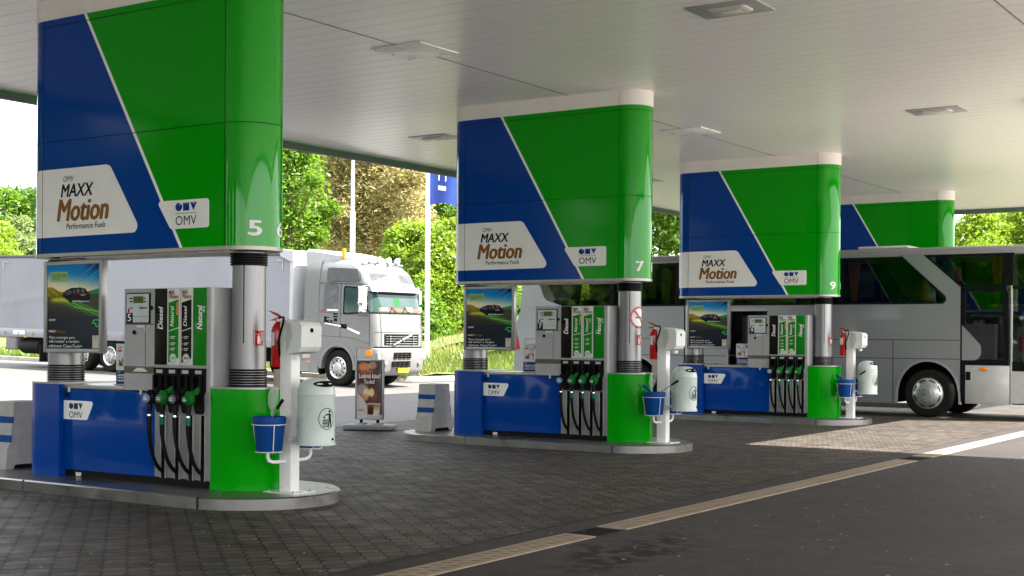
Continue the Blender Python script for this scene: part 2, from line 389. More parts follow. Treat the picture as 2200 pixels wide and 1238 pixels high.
# ------------------------------------------------------------------ fuel pump
STRIPX = [(-10.783, -10.603), (-10.597, -10.412), (-10.406, -10.225), (-10.219, -10.034)]
FGREEN = P('strip_green', (.006, .2, .008), .28, var=.03)
FBLACK = P('strip_black', (.008, .007, .004), .28, var=.05)
FWHITE = P('strip_white', (.62, .63, .6), .3, var=.02)
NAVY = P('number_navy', (.005, .015, .06), .35)
def make_pump(kinds, num, label):
    t = thing('fuel_pump', label, 'fuel pump', (-10.9, YC, .12), 'fuel pumps on the islands')
    yb = 2 * YC - FY
    # blue lower cabinet with its ledge
    mb = MB(); mb.box(-12.217, -10.782, FY, yb, .195, 1.066, 0, .008); b = mb.build('lower_cabinet', BLUE, t)
    mb = MB(); mb.box(-12.22, -11.245, FY - .012, yb + .012, 1.07, 1.118, 0, .006); mb.build('ledge', ALU, b)
    mb = MB(); mb.box(-12.24, -9.99, FY + .035, yb - .035, .12, .2); mb.build('black_skirt', BLK, t)
    for x in (-12.12, -10.98):
        mb = MB(); mb.box(x - .014, x + .014, FY - .018, FY - .001, 1.035, 1.09, 0, .003); mb.build('hinge', P('pale_hinge', (.6, .58, .48), .5), b)
    for x in (-12.16,):
        mb = MB(); mb.lathe([(.026, 0), (.022, .012)], (x, FY - .0125, 1.0), 'y', 16); mb.build('lock', BLK, b)
    mb = MB(); mb.box(-12.05, -11.965, FY + .028, FY + .034, .128, .168); mb.build('white_tag', FWHITE, t)
    mb = MB(); mb.prism(rpoly([(-12.2165, .739), (-11.835, .739), (-11.722, .942), (-12.2165, .942)], [0, .03, .03, 0]), 'y', FY - .003, FY); s = mb.build('logo_plate', SIGNW, b)
    logo(s, -12.125, -11.905, .852, .916, FY - .0055, P('logo_slate', (.02, .05, .1), .4))
    mb = MB(); mb.box(-12.125, -11.905, FY - .005, FY - .0035, .837, .841); mb.build('thin_line', BOXP, s)
    text('OMV', -12.125, -11.905, .757, .826, FY - .005, TXTG, s)
    # upper cabinet
    mb = MB(); o = [(-11.25, FY), (-10.0, FY)] + [(-10.0 + .035 * math.sin(a), FY + .035 - .035 * math.cos(a)) for a in np.linspace(.2, PI / 2, 5)]
    o += [(2 * 0 + x, 2 * YC - y) for x, y in o[::-1]]
    mb.prism(o, 'z', 1.08, 2.135); c = mb.build('upper_cabinet', GREYP, t)
    mb = MB(); mb.box(-10.785, -9.965, FY, yb, .2, 1.08, 0, .01); mb.build('hose_cabinet', GREYD, t)
    mb = MB()
    for z in (1.765, 1.325, 1.262): mb.box(-11.252, -10.79, FY - .0015, FY, z - .003, z + .003)
    mb.box(-10.93, -10.925, FY - .0015, FY, 1.33, 1.76); mb.box(-10.788, -10.785, FY - .0015, FY, 1.08, 2.13)
    mb.build('door_joint', DARK, c)
    mb = MB(); mb.box(-11.25, -10.79, FY - .006, FY + .002, 1.268, 1.32, 0); sh = mb.build('receipt_shelf', P('shelf_brown', (.12, .105, .075), .45), c)
    if num == '5':
        mb = MB(); mb.prism([(-11.09, 1.275), (-10.87, 1.275), (-10.94, 1.315), (-11.02, 1.315)], 'y', FY - .03, FY - .007); mb.build('paper', FWHITE, sh)
    # display
    mb = MB(); mb.box(-11.212, -10.85, FY - .014, FY, 1.772, 2.092, 0, .004); d = mb.build('display_frame', BLK, c)
    mb = MB(); mb.box(-11.2, -10.865, FY - .0165, FY - .0145, 1.784, 2.08); mb.build('display_face', P('display_face', (.5, .55, .55), .25), d)
    mb = MB(); mb.box(-11.095, -10.945, FY - .0195, FY - .017, 1.985, 2.055); mb.build('screen', P('lcd_olive', (.1, .11, .03), .2), d)
    mb = MB(); mb.box(-11.0, -10.945, FY - .0195, FY - .017, 1.925, 1.945); mb.build('screen', P('lcd_olive_small', (.09, .1, .04), .2), d)
    mb = MB()
    for (a, e, z) in ((-11.16, -11.105, 2.035), (-11.15, -11.105, 2.0), (-10.94, -10.91, 2.035), (-10.94, -10.905, 2.0), (-11.145, -11.1, 1.935), (-10.94, -10.89, 1.935)):
        mb.box(a, e, FY - .0185, FY - .017, z - .006, z + .006)
    mb.box(-11.11, -10.88, FY - .0185, FY - .017, 1.845, 1.848)
    mb.build('printed_line', TXTG, d)
    mb = MB(); mb.prism([(-11.185, 1.9), (-11.165, 1.94), (-11.15, 1.91), (-11.16, 1.88)], 'y', FY - .0185, FY - .017, 0); mb.build('red_mark', RED, d)
    mb = MB(); mb.box(-11.2, -11.105, FY - .0195, FY - .017, 1.784, 1.885); nb = mb.build('number_plate', NAVY, d)
    text(num, -11.178, -11.128, 1.797, 1.872, FY - .0205, TXTW, nb, bold=.02)
    mb = MB(); mb.box(-11.06, -10.94, FY - .003, FY, 1.733, 1.758); mb.build('paper_label', FWHITE, c)
    mb = MB(); mb.box(-10.9, -10.86, FY - .004, FY, 1.735, 1.757); mb.box(-10.94, -10.912, FY - .003, FY, 1.70, 1.72); mb.build('yellow_label', P('label_yellow', (.5, .5, .25), .5), c)
    for (x, z) in ((-11.09, 1.682), (-10.835, 1.935)):
        mb = MB(); mb.lathe([(.018, 0), (.024, .012), (.02, .02)], (x, FY - .02, z), 'y', 16); mb.build('lock', BLK, c)
    # fuel strips
    for k, (x0, x1) in enumerate(STRIPX):
        kind = kinds[k]; zt, zb = 2.13, 1.352
        mb = MB(); mb.box(x0 + .003, x1 - .003, FY - .01, FY, zb, zt, 0, .002)
        st = mb.build('fuel_strip', {'D': FBLACK, 'G': FGREEN}.get(kind, FWHITE), c)
        col = {'D': 'd', 'G': 'g', 'g': 'g', 'G5': 'g', 'd': 'd'}[kind]; y = FY - .0115; w = x1 - x0
        word = 'Diesel' if col == 'd' else 'Natural'
        if kind in 'DG':
            text(word, x0 + .06, x1 - .055, 1.715, 1.945 if col == 'd' else 1.955, y, TXTW, st, bold=.02, shear=.18, up=True)
            text('OMV', x0 + .04, x0 + .055, 1.72, 1.775, y, TXTW, st, up=True)
            if kind == 'G': text('95', x1 - .045, x1 - .015, 1.885, 1.95, y, TXTW, st, bold=.02, shear=.15, up=True)
        else:
            i0, i1 = x0 + .022, x1 - .016
            mb = MB(); mb.prism([(i0, 1.700), (i1, 1.735), (i1, 2.018), (i0, 1.985)], 'y', y, y + .001)
            mb.prism([(i0, 1.43), (i1, 1.43), (i1, 1.726), (i0, 1.691)], 'y', y, y + .001)
            mb.prism([(i0, 1.375), (i0 + .001, 1.43), (i1, 1.43), (i1, 1.425)], 'y', y, y + .001)
            mb.build('colour_field', FBLACK if col == 'd' else FGREEN, st)
            text('MAXX', i0 + .005, i0 + .085, 2.07, 2.108, y - .0005, TXTK, st, bold=.02, shear=.2)
            text('Motion', i0 + .012, i1 - .004, 2.026, 2.07, y - .0005, TXTO, st, bold=.02, shear=.2)
            text(word, x0 + .052, x0 + .1, 1.745, 1.95, y - .0015, TXTW, st, bold=.012, shear=.18, up=True)
            if kind == 'G5': text('95', x1 - .058, x1 - .034, 1.89, 1.945, y - .0015, TXTW, st, bold=.02, up=True)
            mb = MB()
            for z in (1.64, 1.575, 1.52)[:3 if k == 1 or col == 'd' else 2]:
                mb.box(i0 + .04, i0 + .1, y - .001, y, z - .004, z + .004); mb.box(i0 + .04, i0 + .085, y - .001, y, z - .02, z - .013)
            mb.build('printed_line', FWHITE, st)
            mb = MB()
            for z in (1.637, 1.572, 1.517)[:3 if k == 1 or col == 'd' else 2]: mb.lathe([(.009, 0), (.009, .001)], (i0 + .02, y - .0012, z - .004), 'y', 12)
            mb.build('bullet', P('bullet_orange', (.5, .25, .05), .4), st)
            mb = MB(); mb.lathe([(.05, 0), (.05, .001)], ((x0 + x1) / 2, y - .0015, 1.42), 'y', 28); r1 = mb.build('round_seal', FWHITE, st)
            mb = MB(); mb.lathe([(.047, 0), (.043, .0)], ((x0 + x1) / 2, y - .0022, 1.42), 'y', 28, cap=False); mb.build('seal_ring', TXTO if col == 'd' else LOGOG, r1)
            text('MAXX', (x0 + x1) / 2 - .03, (x0 + x1) / 2 + .03, 1.41, 1.435, y - .0022, TXTK if col == 'd' else LOGOG, r1, bold=.02, shear=.2)
            if k == 1:
                mb = MB(); mb.box(x1 - .045, x1 - .012, y - .0025, y - .0015, 1.86, 1.99, 0); mb.build('orange_flash', P('flash_orange', (.5, .26, .1), .4), st)
    mb = MB(); mb.box(-10.785, -10.03, FY - .008, FY, 1.33, 1.35); mb.build('strip_rail', ALU, c)
    # nozzle boots, hose channels, nozzles with hoses
    for k, (x0, x1) in enumerate(STRIPX):
        xm = (x0 + x1) / 2; a, b2 = x0 + .006, x1 - .004
        mb = MB(); mb.prism([(a, 1.322), (b2, 1.322), (b2, 1.1), (b2 - .025, 1.05), (b2 - .02, .9), (b2 - .035, .865), (a + .05, .865), (a + .03, .9), (a, 1.1)], 'y', FY - .022, FY)
        bt = mb.build('nozzle_boot', BLK, t)
        mb = MB(); mb.prism([(xm - .05, 1.24), (xm + .05, 1.24), (xm + .035, 1.08), (xm - .035, 1.08)], 'y', FY - .023, FY - .0225); mb.build('boot_hollow', DARK, bt)
        mb = MB(); mb.prism([(xm - .06, 1.25), (xm - .045, 1.25), (xm - .03, 1.06), (xm - .06, 1.06)], 'y', FY - .06, FY - .0235)
        mb.prism([(xm + .06, 1.25), (xm + .045, 1.25), (xm + .03, 1.06), (xm + .06, 1.06)], 'y', FY - .06, FY - .0235)
        mb.build('boot_cheek', BLK, bt)
        mb = MB(); mb.box(xm - .045, xm + .045, FY - .0245, FY - .0225, 1.268, 1.302); mb.build('boot_label', P('boot_label', (.42, .47, .46), .4), bt)
        xc = (-10.645, -10.44, -10.245, -10.075)[k]
        mb = MB(); mb.box(xc - .026, xc + .026, FY - .004, FY - .001, .195, .85); ch = mb.build('hose_channel', DARK, t)
        mb = MB()
        for q in (-.034, .034): mb.box(xc + q - .007, xc + q + .007, FY - .014, FY, .195, .85, 0, .002)
        mb.build('channel_edge', TRIM, ch)
        make_nozzle(t, xm + .01, kinds[k], xc)
    return t
NGREEN = P('nozzle_green', (.005, .12, .014), .35, var=.08)
NBLUE = P('nozzle_cover_blue', (.18, .28, .45), .3)
NTEAL = P('nozzle_cover_teal', (.06, .14, .09), .3)
CHROME = P('chrome', (.75, .75, .76), .16, metal=1, var=.03)
def make_nozzle(t, x, kind, xc):
    body = {'D': BLK, 'd': BLK}.get(kind, NGREEN); cov = {'D': NBLUE, 'd': P('nozzle_cover_grey', (.1, .14, .15), .3), 'g': NTEAL, 'G5': NTEAL}.get(kind, NGREEN)
    y = FY - .13
    mb = MB()                                     # handle body: pistol shaped, seen from the side it hangs
    mb.loft([[(x + p * s - .015, y + q * s2, z) for p, q in ell(0, 0, 1, 1, 14)] for (z, s, s2) in ((.955, .022, .03), (.97, .05, .045), (1.0, .066, .05), (1.04, .066, .05), (1.075, .05, .045), (1.10, .024, .03))])
    mb.tube([(x, y + .03, 1.05), (x + .02, y + .06, 1.1), (x + .03, y + .09, 1.13)], [.035, .03, .02], 10)
    n = mb.build('nozzle', body, t)
    mb = MB(); mb.loft([[(x + p * s - .02, y - .05 - d, 1.015 + q * s * .9) for p, q in ell(0, 0, 1, 1, 16)] for (d, s) in ((0, .05), (.012, .048), (.016, .03))]); cv = mb.build('nozzle_cover', cov, n)
    mb = MB(); mb.box(x - .045, x + .005, y - .069, y - .067, 1.0, 1.012); mb.box(x - .04, x, y - .069, y - .067, 1.02, 1.03); mb.build('printed_line', FWHITE, cv)
    mb = MB(); mb.tube([(x + .015, y + .05, 1.09), (x + .03, y + .1, 1.14), (x + .035, y + .14, 1.19)], [.017, .015, .014], 12); mb.build('spout', TRIM, n)
    mb = MB(); mb.tube([(x + .05, y + .02, 1.06), (x + .072, y + .0, 1.0), (x + .05, y, .955)], .008, 8); mb.build('trigger', BLK, n)
    mb = MB(); mb.tube([(x - .015, y - .005, .97), (x - .015, y - .015, .9), (x - .012, y - .02, .845)], [.026, .024, .02], 12)
    mb.build('grip', body if kind in ('D', 'd') else BLK, n)
    mb = MB(); mb.tube([(x - .012, y - .02, .85), (x - .012, y - .022, .835)], .024, 14); mb.build('collar', CHROME, n)
    gz = .755 if kind not in ('D',) else .77
    mb = MB(); mb.tube([(x - .012, y - .022, .835), (x - .01, y - .024, gz)], [.026, .025], 14)
    mb.build('breakaway', P('breakaway_green', (.01, .14, .08), .4) if kind not in ('D', 'd') else BLK, n)
    pts = []; A = Vector((x - .01, y - .024, gz)); B = Vector((x + .005, y - .03, .5)); Cc = Vector((xc - .03, y + .02, .33)); D = Vector((xc, FY - .01, .262))
    for k in range(17):
        s = k / 16; pts.append(A * (1 - s) ** 3 + B * 3 * s * (1 - s) ** 2 + Cc * 3 * s * s * (1 - s) + D * s ** 3)
    pts += [Vector((xc, FY - .006, .23)), Vector((xc, FY - .005, .2))]
    mb = MB(); mb.tube(pts, [.023] * 3 + [.0195] * (len(pts) - 3), 10); mb.build('hose', RUB, t)
# ------------------------------------------------------------------ poster frame on the left column
CARB = [(.30, .665), (.36, .70), (.46, .725), (.62, .73), (.72, .715), (.76, .68), (.81, .655), (.815, .60), (.80, .575), (.80, .54), (.72, .535), (.70, .555), (.50, .56), (.44, .545), (.40, .575), (.33, .60), (.28, .625)]
CARW = [(.50, .705), (.66, .712), (.72, .70), (.74, .67), (.50, .665)]
CARS = [(.33, .66), (.38, .695), (.47, .70), (.46, .65), (.36, .64)]
def poster_ink(u, v):
    if v < .385:
        c = lerp((24, 34, 46), (40, 44, 52), v / .385)
        if .86 < u < .975 and .01 < v < .16:
            c = (196, 190, 172)
            if .875 < u < .94 and (v > .1) and int(v * 120) % 2: c = (120, 116, 105)
        r = math.hypot(u - .93, (v - .305) * 1.62)
        if .055 < r < .078 and not (u < .93 and v < .30): c = (52, 190, 90)
        if inpoly(u, v, [(.86, .31), (.93, .31), (.93, .27), (.915, .27), (.9, .295)]): c = (52, 190, 90)
        return c
    hz = .70
    sky = lerp((232, 222, 180), (30, 128, 196), sst(hz, .93, v + .10 * (u - .5)))
    sky = lerp(sky, (24, 40, 88), sst(.55, 1.05, u) * sst(.84, 1.0, v))
    st = math.sin((v - .55 * u) * 90) * math.sin((v - .5 * u) * 37)
    if u > .55 and v > .74: sky = lerp(sky, (120, 215, 225), max(0, st) * .55 * sst(.55, .9, u))
    c = sky
    hill = .735 - .16 * u + .015 * math.sin(u * 19)
    if v < hill and u < .45: c = lerp((96, 74, 30), (150, 140, 40), sst(.5, .72, v) + .25 * math.sin(u * 40 + v * 60))
    hr = .70 + .03 * math.sin(u * 6 + 1)
    if v < hr and u >= .45: c = lerp((60, 110, 45), (40, 150, 120), sst(.6, .73, v))
    if v < .62 + .03 * u: 
        c = lerp((52, 52, 46), (74, 74, 62), sst(.38, .6, v))
        d = v - (.60 - .26 * max(0, u - .25)); k = math.exp(-(d / .05) ** 2) * sst(.1, .4, u)
        k *= .55 + .45 * math.sin((v + .33 * u) * 170)
        c = lerp(c, (90, 205, 45), k)
        k2 = math.exp(-((v - .585) / .03) ** 2) * sst(.75, .4, u) * sst(0, .15, u); c = lerp(c, (235, 215, 60), k2 * .8)
        if abs(v - (.50 - .12 * (u - .5) + .0)) < .004 and u > .5: c = lerp(c, (200, 220, 190), .6)
    if inpoly(u, v, CARB):
        c = (30, 33, 40)
        if inpoly(u, v, CARW): c = (48, 52, 58) if (u * 9 + v * 3) % .8 > .3 else (110, 120, 110)
        elif inpoly(u, v, CARS): c = (66, 84, 104)
        elif abs(v - .655) < .008 and u > .5: c = (120, 30, 34)
        elif abs(v - .565 + .01 * (u - .6)) < .006 and u > .48: c = (190, 200, 200)
        elif .63 < u < .72 and .632 < v < .645: c = (170, 170, 165)
    if .06 < u < .39 and .80 < v < .92:
        c = (138, 178, 112)
        for q in (.885, .862, .838):
            if abs(v - q) < .0065 and .085 < u < (.36 if q > .85 else .25) and int(u * 150) % 4: c = (70, 96, 62)
    return c
def make_poster():
    t = thing('poster_frame', 'framed car advertisement on the column left of pump 5', 'poster', (-12.19, 9.66, 1.45), 'poster frames on the columns')
    x0, x1, z0, z1 = -12.655, -11.69, 1.455, 2.46; y = 9.66; w = .045
    mb = MB()
    mb.box(x0, x0 + w, y, y + .085, z0, z1, 0, .008); mb.box(x1 - w, x1, y, y + .085, z0, z1, 0, .008)
    mb.box(x0 + w, x1 - w, y + .002, y + .083, z0, z0 + w, 0, .008); mb.box(x0 + w, x1 - w, y + .002, y + .083, z1 - w, z1, 0, .008)
    f = mb.build('frame', ALU, t)
    mb = MB(); mb.box(x0 + w, x1 - w, y + .03, y + .08, z0 + w, z1 - w); mb.build('backing', BLK, t)
    mb = MB(); mb.box(x0 + .1, x1 - .25, y + .085, y + .12, z1 - .3, z1 - .1); mb.box(x0 + .1, x1 - .25, y + .085, y + .12, z0 + .1, z0 + .3); mb.build('bracket', BLK, t)
    a0, a1, b0, b1 = x0 + w, x1 - w, z0 + w, z1 - w
    p = art('poster', poster_ink, a0, a1, b0, b1, y + .022, 110, 170, t, .12)
    X = lambda u: a0 + (a1 - a0) * u; Z = lambda v: b0 + (b1 - b0) * v; yy = y + .02
    text('OMV', X(.03), X(.165), Z(.33), Z(.357), yy, TXTW, p, bold=.02)
    text('MAXX', X(.03), X(.16), Z(.195), Z(.22), yy, TXTW, p, bold=.02, shear=.2)
    text('Motion', X(.155), X(.35), Z(.188), Z(.225), yy, TXTO, p, bold=.025, shear=.2)
    text('Více energie pro', X(.03), X(.53), Z(.108), Z(.15), yy, TXTW, p)
    text('váš motor s novým', X(.03), X(.61), Z(.06), Z(.104), yy, TXTW, p)
    text('aditivem CleanTech+', X(.03), X(.67), Z(.014), Z(.05), yy, TXTW, p)
    return t
def leaf_ink(u, v):
    if v < .34:
        c = (44, 50, 92)
        for q, e in ((.22, .9), (.16, .9), (.09, .8)):
            if abs(v - q) < .018 and .08 < u < e and int(u * 40) % 5: c = (190, 195, 215)
        if .08 < u < .25 and abs(v - .3) < .012: c = (220, 220, 230)
        if .8 < u < .95 and .05 < v < .16: c = (150, 200, 220)
        return c
    c = (205, 208, 212)
    if .1 < u < .36 and .88 < v < .95 and int(v * 90) % 3: c = (90, 170, 140)
    if .08 < u < .36 and .80 < v < .86: c = (205, 60, 66)
    if math.hypot((u - .86) * .8, v - .88) < .065: c = (122, 78, 58)
    if inpoly(u, v, [(.70, .42), (1.0, .42), (1.0, .78), (.9, .82), (.78, .8), (.72, .7)]): c = (236, 236, 238)
    if inpoly(u, v, [(.66, .42), (.72, .42), (.74, .66), (.62, .6), (.64, .56), (.69, .56)]): c = (140, 88, 66)
    r = math.hypot((u - .58) * 1.0, (v - .72) * 1.0)
    if .085 < r < .115: c = (200, 50, 90)
    if inpoly(u, v, [(.12, .44), (.42, .44), (.45, .62), (.36, .66), (.3, .56), (.2, .62), (.16, .6)]): c = (150, 120, 80)
    if inpoly(u, v, [(.2, .5), (.3, .44), (.34, .47), (.22, .56)]): c = (40, 40, 42)
    return c
def make_leaflet():
    t = thing('leaflet_board', 'small upright leaflet board with a racket player on the ledge left of pump 5', 'leaflet board', (-11.4, YC - .1, 1.118), 'leaflet boards on the pump ledges')
    y = YC - .16
    mb = MB(); mb.box(-11.585, -11.315, y, y + .015, 1.119, 1.56, 0, .003); mb.build('board', FWHITE, t)
    mb = MB(); mb.box(-11.585, -11.315, y - .03, y + .07, 1.1185, 1.128); mb.build('foot', ALU, t)
    art('print', leaf_ink, -11.582, -11.318, 1.13, 1.557, y - .0015, 50, 80, t, .3)
    return t
# ------------------------------------------------------------------ service post with its fittings
PX, PY = -9.215, 9.925
def make_post():
    t = thing('service_post', 'white square steel post on the kerb tip beside the bin of pump 5', 'post', (PX, PY, .12), 'white service posts on the kerb tips')
    mb = MB(); mb.box(PX - .075, PX + .075, PY - .065, PY + .065, .126, 1.81, 0, .008); mb.build('shaft', WHITEP, t)
    mb = MB(); mb.box(PX - .2, PX + .2, PY - .16, PY + .16, .12, .128); b = mb.build('base_plate', WHITEP, t)
    mb = MB()
    for sx in (-.16, .16):
        for sy in (-.12, .12): mb.lathe([(.014, 0), (.014, .012), (.008, .02)], (PX + sx, PY + sy, .128), n=8)
    mb.build('bolt', ALU, b)
    for s in (-1, 1):                                # bucket racks on both sides
        cy = PY + s * .285; mb = MB()
        for (z, r) in ((.80, .168), (.535, .13)):
            mb.tube([(PX + r * math.cos(a), cy + r * math.sin(a), z) for a in np.linspace(0, 2 * PI, 29)], .0045, 6, cap=False)
        for a in (R(-30), R(90), R(200)):
            mb.tube([(PX + .168 * math.cos(a), cy + .168 * math.sin(a), .80), (PX + .13 * math.cos(a), cy + .13 * math.sin(a), .535)], .0045, 6)
        mb.tube([(PX - .13, cy, .535), (PX + .13, cy, .535)], .006, 6)
        mb.build('bucket_rack', WHITEP, t)
        mb = MB(); mb.tube([(PX, cy + s * .02, .535), (PX, cy + s * .02, .48), (PX, cy + s * .0, .445), (PX, cy - s * .05, .43), (PX, PY + s * .06, .425)], .017, 10); mb.build('arm', WHITEP, t)
    mb = MB(); mb.box(PX + .07, PX + .13, PY - .1, PY + .1, .63, .67); mb.build('bin_bracket', WHITEP, t)
    return t
def make_towel():
    t = thing('towel_dispenser', 'grey paper towel dispenser on the white post of pump 5', 'towel dispenser', (PX + .12, PY, 1.5), 'paper towel dispensers on the posts')
    x0 = PX + .077
    prof = [(x0, 1.815), (x0 + .17, 1.79), (x0 + .205, 1.75), (x0 + .2, 1.55), (x0 + .16, 1.5), (x0 + .03, 1.475), (x0, 1.485)]
    mb = MB(); mb.prism(rpoly(prof, [0, .03, .03, .03, .03, .01, 0], 4), 'y', PY - .145, PY + .145); mb.build('cover', BOXP, t)
    mb = MB(); mb.prism([(x0 + .004, 1.79), (x0 + .06, 1.78), (x0 + .09, 1.66), (x0 + .03, 1.52), (x0 + .004, 1.5)], 'y', PY - .15, PY + .15); mb.build('side_wing', P('dispenser_wing', (.42, .45, .43), .45), t)
    mb = MB(); mb.box(x0 + .2, x0 + .208, PY - .02, PY + .02, 1.69, 1.73); mb.build('lock', DARK, t)
    mb = MB(); mb.prism([(x0 + .08, 1.475), (x0 + .14, 1.48), (x0 + .13, 1.44), (x0 + .1, 1.43)], 'y', PY - .05, PY + .05); mb.build('paper', FWHITE, t)
    return t
def make_ext():
    cx, cy = PX - .15, PY - .01
    t = thing('fire_extinguisher', 'red fire extinguisher hung on the white post of pump 5', 'extinguisher', (cx, cy, 1.34), 'fire extinguishers on the posts')
    r = .068
    mb = MB(); mb.lathe([(.0, 1.345), (r * .85, 1.345), (r, 1.365), (r, 1.70), (r * .93, 1.735), (r * .65, 1.765), (.03, 1.785), (.024, 1.80)], (cx, cy, 0), n=32, cap=False); mb.build('cylinder', RED, t)
    mb = MB(); mb.lathe([(.026, 1.79), (.026, 1.83), (.018, 1.84)], (cx, cy, 0), n=16); v = mb.build('valve', ALU, t)
    mb = MB(); mb.prism([(cx - .13, 1.905), (cx - .04, 1.885), (cx + .03, 1.855), (cx + .03, 1.835), (cx - .05, 1.865)], 'y', cy - .012, cy + .012)
    mb.prism([(cx - .11, 1.805), (cx - .05, 1.825), (cx + .03, 1.845), (cx + .03, 1.82), (cx - .05, 1.805)], 'y', cy - .013, cy + .013); mb.build('lever', RED, v)
    mb = MB(); mb.tube([(cx, cy, 1.82), (cx + .05, cy - .03, 1.84), (cx + .12, cy - .05, 1.835), (cx + .14, cy - .08, 1.79), (cx + .08, cy - .085, 1.6), (cx + .072, cy - .05, 1.45)], .011, 8); mb.build('hose', RUB, t)
    mb = MB(); mb.grid(lambda u, w: (cx + (r + .001) * math.cos(R(-150 + 70 * u)), cy + (r + .001) * math.sin(R(-150 + 70 * u)), 1.56 + .13 * w), 10, 1); mb.build('paper_label', FWHITE, t)
    mb = MB(); mb.box(cx + .05, PX - .075, cy - .03, cy + .03, 1.62, 1.66); mb.build('bracket', WHITEP, t)
    return t
BXc, BYc, BR = -8.88, 9.935, .185
def make_bin():
    t = thing('litter_bin', 'pale grey domed litter bin on the white post of pump 5', 'litter bin', (BXc, BYc, .6), 'litter bins on the posts')
    r = BR
    pr = [(0, .60), (r + .012, .60), (r + .012, .612), (r + .002, .615), (r, .63), (r, 1.085), (r + .002, 1.09), (r - .002, 1.11), (r * .96, 1.15), (r * .85, 1.195), (r * .66, 1.228), (r * .4, 1.245), (0, 1.25)]
    mb = MB(); mb.lathe(pr, (BXc, BYc, 0), n=40, cap=False); mb.build('bin_body', BINP, t)
    # opening: a dark oval lying on the dome
    def dome(a, b):        # a: azimuth off +X, b: elevation parameter
        th = R(b); rr = r * math.cos(th) ** .6; z = 1.11 + .14 * math.sin(th)
        return (BXc + (rr + .003) * math.cos(R(a)), BYc + (rr + .003) * math.sin(R(a)), z + .003)
    q = [dome(-12 + 46 * math.cos(s), 37 + 15 * math.sin(s)) for s in np.linspace(0, 2 * PI, 28, endpoint=False)]
    mb = MB(); c = dome(-12, 37); mb.add(q + [c], [[i, (i + 1) % 28, 28] for i in range(28)]); mb.build('opening', DARK, t)
    # litter symbol: ring, person and basket, bent round the body
    def cy_(s, z): a = R(-14) + s / r; return (BXc + (r + .0025) * math.cos(a), BYc + (r + .0025) * math.sin(a), z)
    mb = MB(); z0 = .86
    n = 40; o = [cy_(.088 * math.cos(s), z0 + .105 * math.sin(s)) for s in np.linspace(0, 2 * PI, n, endpoint=False)]; i_ = [cy_(.082 * math.cos(s), z0 + .098 * math.sin(s)) for s in np.linspace(0, 2 * PI, n, endpoint=False)]
    mb.add(o + i_, [[k, (k + 1) % n, n + (k + 1) % n, n + k] for k in range(n)])
    h = [cy_(.028 + .013 * math.cos(s), z0 + .07 + .013 * math.sin(s)) for s in np.linspace(0, 2 * PI, 12, endpoint=False)]; mb.add(h, [list(range(12))])
    for pl in ([(.015, .05), (.048, .05), (.05, -.01), (.055, -.085), (.042, -.085), (.033, -.02), (.022, -.085), (.01, -.085), (.018, 0)], [(.02, .05), (.02, .036), (-.022, .03), (-.024, .042)]):
        mb.add([cy_(a, z0 + b) for a, b in pl], [list(range(len(pl)))])
    for k in range(5):
        a = -.045 + k * .012; mb.add([cy_(a, z0 - .01), cy_(a + .006, z0 - .01), cy_(a + .005, z0 - .08), cy_(a + .001, z0 - .08)], [[0, 1, 2, 3]])
    for b in (-.01, -.045, -.08): mb.add([cy_(-.048, z0 + b), cy_(.01, z0 + b), cy_(.01, z0 + b + .005), cy_(-.048, z0 + b + .005)], [[0, 1, 2, 3]])
    mb.add([cy_(-.03 + .012 * math.cos(s), z0 + .015 + .01 * math.sin(s)) for s in np.linspace(0, 2 * PI, 10, endpoint=False)], [list(range(10))])
    mb.build('litter_symbol', TXTG, t, ang=None, norm=False)
    mb = MB(); mb.lathe([(.014, 0), (.01, .008)], (BXc + (r + .001) * math.cos(R(10)), BYc + (r + .001) * math.sin(R(10)), .66), 'x', 12); mb.build('lock', DARK, t)
    mb = MB(); mb.lathe([(r + .001, 1.0865), (r + .0022, 1.0875), (r + .001, 1.089)], (BXc, BYc, 0), n=40, cap=False); mb.build('lid_joint', P('lid_joint', (.2, .23, .21), .6), t)
    return t
def make_bucket(s=-1):
    cy = PY + s * .285
    t = thing('bucket', 'blue plastic bucket in the rack on the near side of the post of pump 5', 'bucket', (PX, cy, .54), 'blue buckets in the racks')
    mb = MB(); mb.lathe([(0, .545), (.122, .545), (.127, .555), (.15, .80), (.158, .80), (.164, .86), (.158, .875), (.15, .875), (.147, .80), (.125, .6), (0, .6)], (PX, cy, 0), n=36, cap=False); mb.build('bucket_shell', BUCK, t)
    mb = MB(); mb.lathe([(0, .79), (.143, .79)], (PX, cy, 0), n=30, cap=False); mb.build('water', P('grey_water', (.05, .06, .06), .05), t)
    return t
def make_squeegee(kind=0):
    cy = PY - .285
    t = thing('squeegee', 'squeegee with black grip leaning in the bucket of pump 5', 'squeegee', (PX, cy, .62), 'squeegees in the buckets')
    if kind == 0: pts = [(PX - .05, cy - .02, .66), (PX + .02, cy - .01, .83), (PX + .12, cy + .0, .98)]; g = [(PX + .10, cy, .955), (PX + .165, cy + .01, 1.04)]
    else: pts = [(PX + .02, cy - .02, .7), (PX + .12, cy - .03, .88), (PX + .32, cy - .03, 1.0)]; g = [(PX + .29, cy - .03, .985), (PX + .4, cy - .03, 1.05)]
    mb = MB(); mb.tube(pts, .008, 8); mb.build('rod', ALU, t)
    mb = MB(); mb.tube(g, [.014, .017], 10); mb.build('grip', BLK, t)
    mb = MB(); mb.box(pts[0][0] - .09, pts[0][0] + .09, cy - .035, cy + .005, .62, .675, 0, .006); mb.build('blade_head', BLK if kind == 0 else BUCK, t)
    if kind:
        mb = MB(); mb.tube([(PX - .02, cy + .02, .72), (PX - .1, cy + .03, .9), (PX - .2, cy + .03, .965)], [.014, .018, .026], 10); mb.build('second_handle', BUCK, t)
    return t
